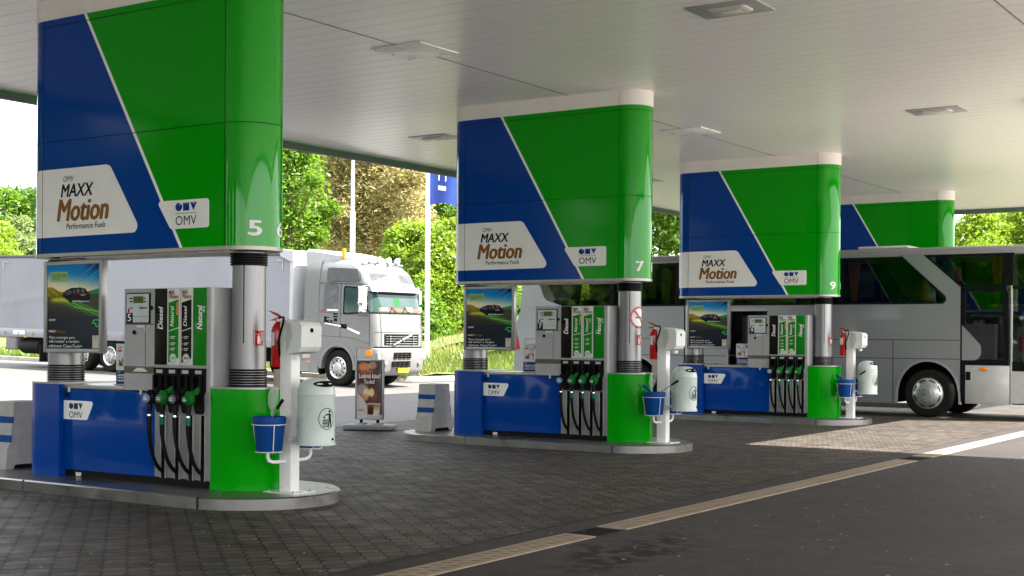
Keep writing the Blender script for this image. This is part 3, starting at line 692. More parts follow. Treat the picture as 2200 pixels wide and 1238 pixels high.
def make_glove():
    t = thing('glove_dispenser', 'beige glove box with white plastic hanging from it behind the bucket of pump 5', 'glove dispenser', (PX - .12, PY - .03, 1.1), 'glove dispensers on the posts')
    mb = MB(); mb.box(PX - .165, PX - .077, PY - .06, PY + .05, 1.14, 1.325, 0, .005); mb.build('box', P('glove_box_beige', (.42, .36, .28), .5), t)
    mb = MB()
    def fn(u, v):
        a = 2 * PI * u; w = (.015 + .035 * math.sin(PI * min(1, v * 1.1 + .12))) * (1 + .25 * math.sin(3 * a + 5 * v) + .12 * math.sin(7 * a - 9 * v))
        return (PX - .115 + w * math.cos(a) - .03 * v, PY - .1 + w * .7 * math.sin(a), 1.16 - .3 * v)
    mb.grid(fn, 20, 10)
    m = bpy.data.materials.get('thin_plastic')
    if not m:
        m = bpy.data.materials.new('thin_plastic'); q = NT(m); b = q.n('ShaderNodeBsdfPrincipled'); q.set(b, 'Base Color', (.75, .76, .78, 1)); q.set(b, 'Roughness', .25)
        tr = q.n('ShaderNodeBsdfTransparent'); mx = q.n('ShaderNodeMixShader'); q.set(mx, 0, .28); q.set(mx, 1, tr.outputs[0]); q.set(mx, 2, b.outputs[0]); q.out(mx)
    mb.build('plastic_bag', m, t)
    return t
# ------------------------------------------------------------------ concrete protection block
def make_block():
    t = thing('concrete_block', 'battered concrete block with blue bands at the left end of the kerb of pump 5', 'concrete block', (-13.3, YC, .12), 'concrete blocks at the kerb ends')
    half = [(.30, .12), (.28, .36), (.235, .42), (.225, .60), (.205, .66), (.195, .87), (.18, .885)]
    prof = [(YC - y, z) for y, z in half] + [(YC + y, z) for y, z in half[::-1]]
    mb = MB(); mb.prism(prof, 'x', -13.60, -13.27)
    mb.prism([(YC - .2, .121), (YC + .2, .121), (YC + .17, .17), (YC - .17, .17)], 'x', -13.2699, -13.2685, 1)
    mb.build('block_body', [CONC, DARK], t, ang=20)
    for (ya, za, yb, zb) in ((.2365, .425, .2285, .505), (.2085, .64, .2035, .715)):
        for s in (-1, 1):
            mb = MB(); o = .004
            mb.prism([(YC + s * (ya + o), za), (YC + s * (yb + o), zb), (YC + s * (yb - .01), zb), (YC + s * (ya - .01), za)], 'x', -13.603, -13.267); mb.build('blue_band', BUCK, t)
    return t
# ------------------------------------------------------------------ signs bent round the steel column
def fire_sign(cx, cy, r, deg, z0, z1, parent, label=None):
    w = .115; 
    def C(s, z, o=.003): a = R(deg) + s / r; return (cx + (r + .006 + o) * math.cos(a), cy + (r + .006 + o) * math.sin(a), z)
    mb = MB(); mb.grid(lambda u, v: C(-w / 2 + w * u, z0 + (z1 - z0) * v), 8, 1); s = mb.build('fire_sign', RED, parent, norm=False)
    mb = MB(); h = z1 - z0; f = lambda pl: mb.add([C(w * (a - .5), z0 + h * b, .0042) for a, b in pl], [list(range(len(pl)))])
    f([(.30, .12), (.55, .12), (.55, .6), (.50, .66), (.36, .66), (.30, .6)]); f([(.38, .68), (.48, .68), (.48, .8), (.38, .8)])
    f([(.2, .78), (.75, .9), (.8, .84), (.4, .72)]); f([(.72, .86), (.82, .82), (.84, .4), (.74, .34), (.76, .5)]); f([(.6, .2), (.64, .2), (.66, .44), (.6, .5)])
    for (a0, a1, b0, b1) in ((.04, .96, .03, .055), (.04, .96, .945, .97), (.04, .07, .055, .945), (.93, .96, .055, .945)): f([(a0, b0), (a1, b0), (a1, b1), (a0, b1)])
    mb.build('fire_symbol', TXTW, s, ang=None, norm=False)
def nosmoke_sign(cx, cy, r, deg, zc, rad, parent):
    def C(s, z, o): a = R(deg) + s / r; return (cx + (r + o) * math.cos(a), cy + (r + o) * math.sin(a), zc + z)
    n = 40; mb = MB(); th = np.linspace(0, 2 * PI, n, endpoint=False)
    for k in range(6):
        pass
    mb.grid(lambda u, v: C(rad * (2 * u - 1), (2 * v - 1) * math.sqrt(max(0, 1 - (2 * u - 1) ** 2)) * rad, .003), 24, 4); s = mb.build('prohibition_sign', TXTW, parent, norm=False)
    mb = MB(); o = [C(rad * math.cos(a), rad * math.sin(a), .005) for a in th]; i_ = [C(rad * .82 * math.cos(a), rad * .82 * math.sin(a), .005) for a in th]
    mb.add(o + i_, [[k, (k + 1) % n, n + (k + 1) % n, n + k] for k in range(n)])
    m = 12; mb.grid(lambda u, v: C(rad * (-.62 + 1.24 * u) + rad * .075 * (2 * v - 1), rad * (.62 - 1.24 * u) + rad * .075 * (2 * v - 1), .0058), m, 1)
    mb.build('red_ring', RED, s, ang=None, norm=False)
    mb = MB(); mb.grid(lambda u, v: C(rad * (-.45 + .9 * u), rad * (-.06 + .11 * v), .0045), 8, 1); mb.build('cigarette', TXTK, s, ang=None, norm=False)

# ================================================================== islands
kerb = make_kerb(); tower = make_tower(); cas_g, cas_b = make_casings(); poster = make_poster(); leaf = make_leaflet()
post = make_post(); towel = make_towel(); ext = make_ext(); lbin = make_bin(); buck = make_bucket(-1); buck2 = make_bucket(1); glove = make_glove(); block = make_block()
buck2['label'] = 'blue plastic bucket in the far side rack behind the post of pump 5'
pump = make_pump(('D', 'g', 'd', 'G'), '5', 'grey and blue fuel pump numbered 5 with two black and two green strips')
pump2 = make_pump(('D', 'g', 'G5', 'G'), '7', 'grey and blue fuel pump numbered 7 with one black and three green strips')
pump2.location.y += SP
pump3 = copy_tree(pump2); pump3.location.y += SP; pump3['label'] = 'grey and blue fuel pump numbered 9 before the open coach door'
for o in [q for q in kids(pump3) if q.name.startswith('number_plate')]:
    for c in list(o.children): bpy.data.objects.remove(c)
    ROOT[o.name] = (-10.9, YC, .12)
    text('9', -11.178, -11.128, 1.797, 1.872, FY - .0205, TXTW, o, bold=.02)
NUM5 = [o.data.name for o in kids(tower) if o.name.startswith('number_lettering')][0]
num_of = ('5', '7', '9', '11'); nxt = ('6', '8', '10', '12')
for i in (1, 2, 3):
    tw = dup(tower, SP * i, ('', 'green and blue sign tower numbered 7 and 8, second from the camera', 'green and blue sign tower numbered 9, third from the camera', 'farthest green and blue sign tower rising behind the coach roof')[i])
    for o in kids(tw):
        if o.name.startswith('number_lettering'):
            mb = MB()
            if o.data.name == NUM5: tower_number(mb, num_of[i], -34.5, .115 if i < 3 else .16)
            else: tower_number(mb, nxt[i], 21 if i < 2 else 24, .125 if i < 2 else .17)
            o.data = mb.mesh('number_lettering', (-11.2, YC, 0), None, False); o.data.materials.append(TXTW)
    dup(kerb, SP * i, ('', 'steel edged island kerb under the pump numbered 7', 'steel edged island kerb under the pump numbered 9 beside the sunlit paving', 'island kerb under the farthest tower beyond the coach')[i])
for i in (1, 2):
    n = num_of[i]
    dup(cas_g, SP * i, 'rounded green casing at the foot of the column beside pump %s' % n)
    dup(cas_b, SP * i, 'blue casing at the column foot left of pump %s' % n)
    dup(poster, SP * i, 'framed car advertisement on the column left of pump %s' % n)
    dup(leaf, SP * i, 'small upright leaflet board with a racket player on the ledge left of pump %s' % n)
    dup(post, SP * i, 'white square steel post on the kerb tip beside the bin of pump %s' % n)
    dup(towel, SP * i, 'grey paper towel dispenser on the white post of pump %s' % n)
    dup(ext, SP * i, 'red fire extinguisher hung on the white post of pump %s' % n)
    dup(lbin, SP * i, 'pale grey domed litter bin on the white post of pump %s' % n)
    dup(buck, SP * i, 'blue plastic bucket in the rack on the near side of the post of pump %s' % n)
    dup(buck2, SP * i, 'blue plastic bucket in the far side rack behind the post of pump %s' % n)
e2 = [o for o in bpy.data.objects if o.name == 'fire_extinguisher.001'][0]; ROOT[e2.name] = (PX - .15, PY - .01, 1.34)
mb = MB(); mb.grid(lambda u, w: (PX - .15 + .0695 * math.cos(R(-172 + 26 * u)), PY - .01 + .0695 * math.sin(R(-172 + 26 * u)), 1.42 + .3 * w), 6, 1); mb.build('blue_label', P('label_blue', (.02, .16, .5), .4), e2)
dup(glove, SP, 'beige glove box with white plastic hanging from it behind the bucket of pump 7')
dup(block, SP, 'battered concrete block with blue bands at the left end of the kerb of pump 7')
sq = make_squeegee(0); sq2 = make_squeegee(1); sq2.location.y += SP; sq2['label'] = 'squeegee with blue head leaning in the bucket of pump 7'
dup(sq2, SP, 'squeegee with blue head leaning in the bucket of pump 9')
def column_of(root):
    return [c for c in root.children if c.name.split('.')[0] == 'column'][0]
towers = [o for o in bpy.data.objects if o.name.split('.')[0] == 'sign_tower']; towers.sort(key=lambda o: o.location.y)
for i, tw in enumerate(towers[:3]):
    c = column_of(tw); ROOT[c.name] = (-11.2, YC, 0)
    fire_sign(-9.79, YC, .171, -9, 1.555, 1.705, c)
    if i == 1: nosmoke_sign(-9.79, YC, .171, -7, 1.965, .165, c)
# ================================================================== canopy
CZ = 5.325; X0, X1, Y1, YL, XL = -17.7, -4.9, 38.75, 21.4, 5.0; YN = -10.0
def make_canopy():
    t = thing('canopy', 'broad flat station canopy with white slatted ceiling over all the pumps', 'canopy', (-11, 12, CZ))
    mb = MB(); pitch = .33; y = YN; g = .009
    while y < Y1:
        ye = min(y + pitch, Y1); x1 = XL if ye <= YL + .01 else X1
        mb.add([(X0, y, CZ), (x1, y, CZ), (x1, ye - g, CZ), (X0, ye - g, CZ)], [(0, 3, 2, 1)])
        mb.add([(X0, ye - g, CZ), (x1, ye - g, CZ), (x1, ye - g / 2, CZ + .012), (X0, ye - g / 2, CZ + .012), (x1, ye, CZ), (X0, ye, CZ)], [(0, 3, 2, 1), (3, 5, 4, 2)], 1)
        y = ye
    m = P('ceiling_slat', (.8, .775, .755), .3, metal=.0, dirt=.1, dcol=(.6, .56, .51), var=.03, ns=.25, stretch=(.5, 1.2, 1), spec=.5, rvar=.03)
    mb.build('ceiling', [m, P('ceiling_groove', (.5, .48, .46), .8)], t, ang=None, norm=False)
    mb = MB()
    for x in (-10.69, -3.79):
        mb.box(x - .008, x + .008, YN, Y1 if x < X1 else YL, CZ - .006, CZ - .0005)
    mb.build('ceiling_joint', P('joint_grey', (.2, .19, .18), .7), t)
    # roof slab and fascias: L-shaped
    L = [(X0, YN), (XL, YN), (XL, YL), (X1, YL), (X1, Y1), (X0, Y1)]
    mb = MB(); mb.prism(L, 'z', CZ + .03, 5.40); mb.build('roof_slab', P('roof_metal', (.45, .45, .45), .6), t)
    def off(d): return [(X0 - d, YN - d), (XL + d, YN - d), (XL + d, YL + d), (X1 + d, YL + d), (X1 + d, Y1 + d), (X0 - d, Y1 + d)]
    o = off(.12); n = 6; i_ = L
    for nm, z0, z1, mat, oo in (('fascia', 5.31, 5.43, GREEN, off(.12)), ('fascia_trim', 5.2, 5.31, P('fascia_trim_grey', (.1, .13, .11), .5), off(.1))):
        mb = MB(); vs = [(x, y, z) for z in (z0, z1) for x, y in oo] + [(x, y, z) for z in (z0, z1) for x, y in i_]
        fs = []
        for k in range(6):
            j = (k + 1) % 6; fs += [[k, j, 6 + j, 6 + k], [12 + k, 18 + k, 18 + j, 12 + j], [k, 12 + k, 12 + j, j], [6 + k, 6 + j, 18 + j, 18 + k]]
        mb.add(vs, fs); mb.build(nm, mat, t, ang=10)
    return t
make_canopy()
# recessed ceiling lights
def make_light(kind, x, y, label):
    t = thing('ceiling_light', label, 'ceiling light', (x, y, CZ), 'lights in the canopy ceiling')
    if kind:
        mb = MB(); mb.box(x - .42, x + .42, y - .3, y + .3, CZ - .015, CZ - .001, 0, .006); h = mb.build('frame_plate', P('light_plate_grey', (.42, .43, .44), .4, metal=.4), t)
        mb = MB(); mb.loft([[(x + a * s, y + b * s, z) for a, b in rpoly([(-.24, -.15), (.24, -.15), (.24, .15), (-.24, .15)], .06, 4)] for z, s in ((CZ - .015, 1), (CZ - .03, .97), (CZ - .045, .85))]); mb.build('lamp_body', P('light_housing', (.5, .48, .44), .4), h)
        mb = MB(); mb.box(x - .13, x + .13, y - .07, y + .07, CZ - .05, CZ - .0445, 0, .003); mb.build('lens', P('light_lens', (.62, .62, .58), .12), h)
    else:
        mb = MB(); mb.box(x - .4, x + .4, y - .4, y + .4, CZ - .018, CZ - .001, 0, .004); mb.build('blank_panel', P('blank_panel', (.8, .81, .81), .3), t)
        mb = MB()
        for a in (-.36, .36):
            for b in (-.36, 0, .36): mb.lathe([(.012, 0), (.012, -.006)], (x + a, y + b, CZ - .018), n=8)
        mb.build('screw', ALU, t)
    return t
for (k, x, y, l) in ((1, -6.36, 13.9, 'flat ceiling light with glass lens nearest the camera, right of the second tower'), (0, -10.69, 13.8, 'square white blank panel in the ceiling between the first two towers'),
                     (1, -6.38, 21.8, 'small ceiling light with glass lens above the sunlit paving'), (0, -10.69, 21.75, 'square blank panel in the ceiling right behind the second tower'),
                     (1, -15.0, 20.0, 'ceiling light close to the far canopy edge left of the second tower'), (1, -15.0, 28.0, 'ceiling light seen between the second and third towers'), (1, -6.4, 29.8, 'ceiling light far back above the coach roof')):
    make_light(k, x, y, l)

# ================================================================== ground
def gz(x): q = max(0, -17 - x); return .04 * min(q, 7.45) + .022 * min(max(0, q - 7.45), 40)
def ground_mat():
    m = bpy.data.materials.new('asphalt'); t = NT(m); tc = t.n('ShaderNodeTexCoord').outputs['Object']
    big = t.noise(tc, .35, 6, .6, .4); fine = t.noise(tc, 160, 2); mid = t.noise(tc, 5, 6, .65)
    c = t.mix(t.ramp(big, .35, .7), (.036, .0315, .030), (.052, .046, .043))
    c = t.mix(t.ramp(mid, .35, .75, 0, .5), c, (.033, .03, .0285))
    c = t.mix(t.ramp(fine, .55, .8, 0, .55), c, (.1, .092, .088))
    v = t.n('ShaderNodeTexVoronoi', in_Scale=4.5); t.set(v, 'Vector', tc)
    spk = t.ramp(v.outputs['Distance'], .02, .035, 1, 0)
    c = t.mix(t.math('MULTIPLY', spk, .75), c, (.5, .47, .42))
    # cracks: edges of large cells
    wob = t.n('ShaderNodeVectorMath', operation='ADD'); nz = t.n('ShaderNodeTexNoise', in_Scale=1.2, in_Detail=5); t.set(nz, 'Vector', tc)
    sc_ = t.n('ShaderNodeVectorMath', operation='SCALE', in_Scale=1.1); t.set(sc_, 0, nz.outputs['Color']); t.set(wob, 0, tc); t.set(wob, 1, sc_.outputs[0])
    ve = t.n('ShaderNodeTexVoronoi', feature='DISTANCE_TO_EDGE', in_Scale=.16); t.set(ve, 'Vector', wob.outputs[0])
    ck = t.ramp(ve.outputs['Distance'], .0008, .003, .35, 0)
    c = t.mix(ck, c, (.03, .027, .026))
    # one dark wet stain beside the drain
    sp = t.n('ShaderNodeSeparateXYZ'); t.set(sp, 0, wob.outputs[0])
    sx = t.math('MULTIPLY', t.math('SUBTRACT', sp.outputs[0], -4.5), 1.5); sy = t.math('MULTIPLY', t.math('SUBTRACT', sp.outputs[1], 9.9), .5)
    d = t.math('SQRT', t.math('ADD', t.math('MULTIPLY', sx, sx), t.math('MULTIPLY', sy, sy)))
    st = t.math('MULTIPLY', t.ramp(d, .3, .62, 1, 0), t.ramp(mid, .46, .53))
    c = t.mix(t.math('MULTIPLY', st, .95), c, (.007, .0065, .0065))
    s0 = t.n('ShaderNodeSeparateXYZ'); t.set(s0, 0, tc)
    ln = t.math('ABSOLUTE', t.math('ADD', t.math('MULTIPLY', mid, .1), t.math('SUBTRACT', s0.outputs[1], 9.9)))
    ln = t.math('MULTIPLY', t.ramp(ln, .01, .03, .6, 0), t.ramp(sp.outputs[0], -5.6, -5.4))
    c = t.mix(ln, c, (.018, .0165, .016))
    pt = t.noise(tc, .9, 3, .5, 1.2); c = t.mix(t.ramp(pt, .60, .64, 0, .35), c, (.028, .026, .025))
    b = t.n('ShaderNodeBsdfPrincipled'); t.set(b, 'Base Color', c); t.set(b, 'Roughness', t.ramp(mid, .3, .7, .75, .92)); b.inputs['Specular IOR Level'].default_value = .18
    bp = t.n('ShaderNodeBump', in_Strength=.35, in_Distance=.006); t.set(bp, 'Height', fine); t.set(b, 'Normal', bp.outputs[0])
    t.out(b); return m
def paver_mat():
    m = bpy.data.materials.new('block_paving'); t = NT(m); tc = t.n('ShaderNodeTexCoord').outputs['Object']
    w, h = .225, .13
    s = t.n('ShaderNodeSeparateXYZ'); t.set(s, 0, tc)
    # bricks run along Y; rows step in X; the cosine product turns the joints into zigzags
    cx = t.math('COSINE', t.math('MULTIPLY', s.outputs[1], 2 * PI / w)); cy = t.math('COSINE', t.math('MULTIPLY', s.outputs[0], PI / h))
    yy = t.math('ADD', s.outputs[0], t.math('MULTIPLY', t.math('MULTIPLY', cx, cy), h * .33))
    cb = t.n('ShaderNodeCombineXYZ'); t.set(cb, 0, s.outputs[1]); t.set(cb, 1, yy)
    br = t.n('ShaderNodeTexBrick', offset=.5, offset_frequency=2, in_Scale=1, in_Mortar_Size=.014, in_Mortar_Smooth=.3, in_Bias=0, in_Brick_Width=w, in_Row_Height=h)
    t.set(br, 'Vector', cb.outputs[0]); t.set(br, 'Color1', (.0, 0, 0, 1)); t.set(br, 'Color2', (1, 1, 1, 1)); t.set(br, 'Mortar', (.5, .5, .5, 1))
    big = t.noise(tc, .45, 7, .62, .5); fine = t.noise(tc, 90, 3); mid = t.noise(tc, 3.2, 7, .68, .3)
    sep = t.n('ShaderNodeSeparateColor'); t.set(sep, 0, br.outputs[0])
    c = t.mix(sep.outputs[0], (.048, .039, .033), (.1, .084, .072))
    c = t.mix(t.ramp(big, .42, .66, 0, .55), c, (.042, .035, .03))
    c = t.mix(t.ramp(mid, .52, .74, 0, .6), c, (.028, .0225, .019))
    c = t.mix(t.ramp(fine, .5, .8, 0, .35), c, (.13, .115, .1))
    mpl = t.n('ShaderNodeMapping', in_Scale=(.12, 1.1, 1)); t.set(mpl, 'Vector', tc); lane = t.noise(mpl.outputs[0], 1.6, 5, .6, .2)
    c = t.mix(t.ramp(lane, .5, .68, 0, .55), c, (.03, .0245, .02))
    c = t.mix(br.outputs['Fac'], c, (.010, .008, .006))
    b = t.n('ShaderNodeBsdfPrincipled'); t.set(b, 'Base Color', c); t.set(b, 'Roughness', t.ramp(mid, .3, .7, .5, .8)); b.inputs['Specular IOR Level'].default_value = .16
    bp = t.n('ShaderNodeBump', in_Strength=1, in_Distance=.012); hgt = t.math('ADD', t.math('MULTIPLY', br.outputs['Fac'], -1), t.math('MULTIPLY', mid, .5)); t.set(bp, 'Height', hgt); t.set(b, 'Normal', bp.outputs[0])
    t.out(b); return m
xsx = [-400, -64.45, -24.45, -17, 400]
mb = MB(); ys = list(np.linspace(-300, 500, 9))
for j in range(len(ys)):
    pass
mb.add([(x, y, gz(x)) for y in ys for x in xsx], [[j * 5 + i, j * 5 + i + 1, j * 5 + 6 + i, j * 5 + 5 + i] for j in range(len(ys) - 1) for i in range(4)])
g = mb.build('ground', ground_mat(), org=(0, 0, 0), ang=5, norm=False); tag(g, kind='structure')
mb = MB(); mb.add([(-16.55, -30, .004), (-6.27, -30, .004), (-6.27, 60, .004), (-16.55, 60, .004)], [(0, 1, 2, 3)])
g = mb.build('paving', paver_mat(), org=(0, 0, 0), norm=False); tag(g, kind='structure')
mb = MB()
for (a, b) in ((-64.45, -24.45), (-24.45, -17), (-17, -16.56)): mb.add([(a, -60, gz(a) + .004), (b, -60, gz(b) + .004), (b, 31.3, gz(b) + .004), (a, 31.3, gz(a) + .004)], [(0, 1, 2, 3)])
mb.add([(-24.45, 31.3, gz(-24.45) + .004), (-17, 31.3, .004), (-17, 48.2, .004), (-24.45, 48.2, gz(-24.45) + .004)], [(0, 1, 2, 3)]); mb.add([(-17, 31.3, .004), (-16.56, 31.3, .004), (-16.56, 48.2, .004), (-17, 48.2, .004)], [(0, 1, 2, 3)])
am = bpy.data.materials.new('worn_pale_asphalt'); tt = NT(am); tc = tt.n('ShaderNodeTexCoord').outputs['Object']
mp_ = tt.n('ShaderNodeMapping', in_Scale=(.25, 2.2, 1)); tt.set(mp_, 'Vector', tc)
n1 = tt.noise(mp_.outputs[0], 1.1, 6, .6); n2 = tt.noise(tc, 120, 2); n3 = tt.noise(tc, 2.5, 7, .65)
c = tt.mix(tt.ramp(n1, .35, .65), (.066, .063, .06), (.095, .091, .086)); c = tt.mix(tt.ramp(n3, .5, .75, 0, .5), c, (.06, .057, .053)); c = tt.mix(tt.ramp(n2, .5, .8, 0, .4), c, (.16, .155, .15))
b = tt.n('ShaderNodeBsdfPrincipled'); tt.set(b, 'Base Color', c); tt.set(b, 'Roughness', .7); tt.out(b)
g = mb.build('entry_road', am, org=(0, 0, 0), ang=5, norm=False); tag(g, kind='structure')
mb = MB(); mb.add([(1.6, -60, .004), (70, -60, .004), (70, 47, .004), (1.6, 47, .004)], [(0, 1, 2, 3)]); mb.add([(-4.6, 20, .004), (1.6, 20, .004), (1.6, 47, .004), (-4.6, 47, .004)], [(0, 1, 2, 3)])  # unseen pale ground added to bounce sunlight onto the ceiling and tower ends
g = mb.build('bounce_ground', P('bounce_ground_pale', (.29, .275, .255), .85, var=.1, ns=.6, dirt=.3, dcol=(.2, .19, .17)), org=(0, 0, 0), norm=False); tag(g, kind='structure')
# drain channel
t = thing('drain_channel', 'pale slotted drain channel with black inlet grates along the paving edge', 'drain', (-5.82, 12, 0))
DR0, DR1 = -5.95, -5.65; blacks = [(-2.2, -1.7), (9.78, 10.3), (18.55, 19.2), (36, 36.5)]
edges = [-25] + [q for b in blacks for q in b] + [60]
md = MB()
for a, b in zip(edges[::2], edges[1::2]):
    mb = MB(); mb.box(DR0, DR1, a + .002, b - .002, -.02, .009, 0); mb.build('channel_cover', P('channel_polymer', (.3, .24, .178), .75, var=.14, ns=6, bump=.2, bs=60, dirt=.5, dcol=(.2, .15, .11)), t)
    y = a + .06
    while y < b - .06:
        for k, x in enumerate((DR0 + .09, DR0 + .21)):
            yc = y + (.065 if k else 0)
            if yc < b - .05: md.add([(x + .04 * math.cos(s), yc + .017 * math.sin(s) + .024 * math.cos(s), .0105) for s in np.linspace(0, 2 * PI, 10, endpoint=False)], [list(range(10))])
        y += .13
md.build('slot', P('slot_shadow', (.12, .09, .06), .9), t, ang=None, norm=False)
for a, b in blacks:
    mb = MB(); mb.box(DR0 + .004, DR1 - .004, a + .004, b - .004, -.03, -.012); mb.box(DR0, DR0 + .02, a + .004, b - .004, -.03, .005); mb.box(DR1 - .02, DR1, a + .004, b - .004, -.03, .005)
    y = a + .03
    while y < b - .03: mb.box(DR0 + .02, DR1 - .02, y, y + .014, -.012, .004); y += .032
    mb.build('inlet_grate', P('cast_iron', (.02, .018, .016), .6, var=.2), t)
# blossom litter on the ground
mb = MB(); rr = random.Random(5)
for k in range(420):
    x, y = rr.uniform(-12, -1.5), rr.uniform(6, 20)
    if -6.4 < x < -5.5 and rr.random() < .3: continue
    s = rr.uniform(.006, .016); a = rr.uniform(0, PI)
    mb.add([(x + s * 1.6 * math.cos(a + q) * (1 if i % 2 else .6), y + s * 1.3 * math.sin(a + q), .011 + .004 * (i % 2)) for i, q in enumerate((0, 1.3, 2.8, 4.4))], [(0, 1, 2, 3)])
g = mb.build('fallen_petals', P('fallen_petal', (.36, .32, .25), .8, var=.2), org=(0, 0, 0), ang=None, norm=False); tag(g, 'tiny pale petals and bits scattered over the ground', 'litter', kind='stuff')
# grass verge: kerb line along X at 31.6, turning to run along Y at x=-24.9
kl = [(-160, 31.4), (-60, 31.4), (-40, 31.4), (-27.2, 31.5), (-26.0, 31.8), (-25.2, 32.5), (-24.95, 33.6), (-24.9, 36), (-24.9, 46), (-24.4, 47.6), (-23, 48.2), (-10, 48.3), (120, 48.3)]
def off_line(pl, d):
    out = []
    for i, p in enumerate(pl):
        a = Vector(pl[max(0, i - 1)]); b = Vector(pl[min(len(pl) - 1, i + 1)]); tt = (b - a).normalized(); out.append((p[0] - tt.y * d, p[1] + tt.x * d))
    return out
mb = MB(); A = kl; B = off_line(kl, .18)
for i in range(len(kl) - 1):
    q = [A[i], A[i + 1], B[i + 1], B[i]]
    mb.add([(x, y, gz(x) - .05) for x, y in q] + [(x, y, gz(x) + .14) for x, y in q], [(4, 5, 6, 7), (0, 1, 5, 4), (2, 3, 7, 6)])
g = mb.build('kerbstone', P('kerbstone', (.4, .37, .33), .85, var=.15, ns=3, dirt=.3), org=(0, 0, 0)); tag(g, kind='structure')
def bank(d): return .12 + .16 * d if d < 3 else .6 + .13 * (d - 3) if d < 22 else 3.07
ds = [.18, .6, 1.5, 3, 6, 10, 16, 22, 60, 250]
mb = MB(); rows = []
for d in ds:
    L = off_line(kl, d); rows.append([(x, y, gz(kl[i][0]) + bank(d) + .1 * math.sin(x * 1.3 + y)) for i, (x, y) in enumerate(L)])
n = len(kl); mb.add([p for r_ in rows for p in r_], [[j * n + i, j * n + i + 1, (j + 1) * n + i + 1, (j + 1) * n + i] for j in range(len(ds) - 1) for i in range(n - 1)])
m = bpy.data.materials.new('verge_soil'); tt = NT(m); tc = tt.n('ShaderNodeTexCoord').outputs['Object']
n1 = tt.noise(tc, .5, 6, .6); n2 = tt.noise(tc, 25, 4)
c = tt.mix(tt.ramp(n1, .4, .6), (.05, .1, .015), (.2, .16, .06)); c = tt.mix(tt.ramp(n2, .3, .7, 0, .5), c, (.03, .05, .012))
b = tt.n('ShaderNodeBsdfPrincipled'); tt.set(b, 'Base Color', c); tt.set(b, 'Roughness', .95); tt.out(b)
g = mb.build('verge', m, org=(0, 0, 0)); tag(g, kind='structure')
def LEAF(name, a, b, trans=.35, var_attr='tint'):
    if name in MATS: return MATS[name]
    m = bpy.data.materials.new(name); t = NT(m); MATS[name] = m
    at = t.n('ShaderNodeAttribute', attribute_name='tint')
    c = t.mix(at.outputs['Fac'], a, b)
    d = t.n('ShaderNodeBsdfDiffuse'); t.set(d, 0, c); tr = t.n('ShaderNodeBsdfTranslucent'); t.set(tr, 0, t.mix(.5, c, tuple(min(1, q * 1.5) for q in b)))
    mx = t.n('ShaderNodeMixShader', i0=trans); t.set(mx, 1, d.outputs[0]); t.set(mx, 2, tr.outputs[0]); 
    gl = t.n('ShaderNodeBsdfGlossy', in_Roughness=.45); m2 = t.n('ShaderNodeMixShader', i0=.03); t.set(m2, 1, mx.outputs[0]); t.set(m2, 2, gl.outputs[0]); t.out(m2); return m
def quads(name, verts, mat, tint, parent=None, k=4):
    n = len(verts) // k; me = bpy.data.meshes.new(name)
    me.vertices.add(n * k); me.vertices.foreach_set('co', np.asarray(verts, np.float32).ravel())
    me.loops.add(n * k); me.loops.foreach_set('vertex_index', np.arange(n * k, dtype=np.int32))
    me.polygons.add(n); me.polygons.foreach_set('loop_start', np.arange(0, n * k, k, dtype=np.int32))
    me.update(); at = me.attributes.new('tint', 'FLOAT', 'FACE'); at.data.foreach_set('value', np.asarray(tint, np.float32))
    me.materials.append(mat); ob = bpy.data.objects.new(name, me); COL.objects.link(ob)
    if parent: ob.parent = parent
    return ob
# grass blades near the kerb
N = 46000; idx = rng.random(N)
seg = [(-46, 31.6, -26, 31.8), (-24.9, 33, -24.9, 46)]
pos = []
u = rng.random(N); d = rng.random(N) ** 1.4 * 9 + .2; L2 = rng.random(N) < .5
x = np.where(L2, -46 + 20.5 * u, -25.1 - d); y = np.where(L2, 31.75 + d, 32.2 + 14 * u)
zb = np.array([gz(a) for a in x]) + np.array([bank(q) for q in np.where(L2, d, np.minimum(d, np.maximum(y - 31.5, .2)))])
hgt = .1 + .3 * rng.random(N) ** 2; an = rng.random(N) * 6.28; ln = .12 * rng.standard_normal((N, 2))
w = .016 + .016 * rng.random(N)
V = np.zeros((N, 3, 3)); V[:, 0] = np.stack([x - w * np.cos(an), y - w * np.sin(an), zb - .05], 1); V[:, 1] = np.stack([x + w * np.cos(an), y + w * np.sin(an), zb - .05], 1); V[:, 2] = np.stack([x + ln[:, 0], y + ln[:, 1], zb + hgt], 1)
pt = (np.sin(x * .9 + 1) * np.cos(y * .7) > .6) & (x > -40)
tint = np.clip(np.where(pt, .6, .05) + .25 * rng.standard_normal(N), 0, 1)
g = quads('grass', V.reshape(-1, 3), LEAF('grass_blade', (.075, .17, .015), (.3, .25, .08), .3), tint, k=3); tag(g, 'tall fresh and straw coloured grass on the verge behind the truck', 'grass', kind='stuff')
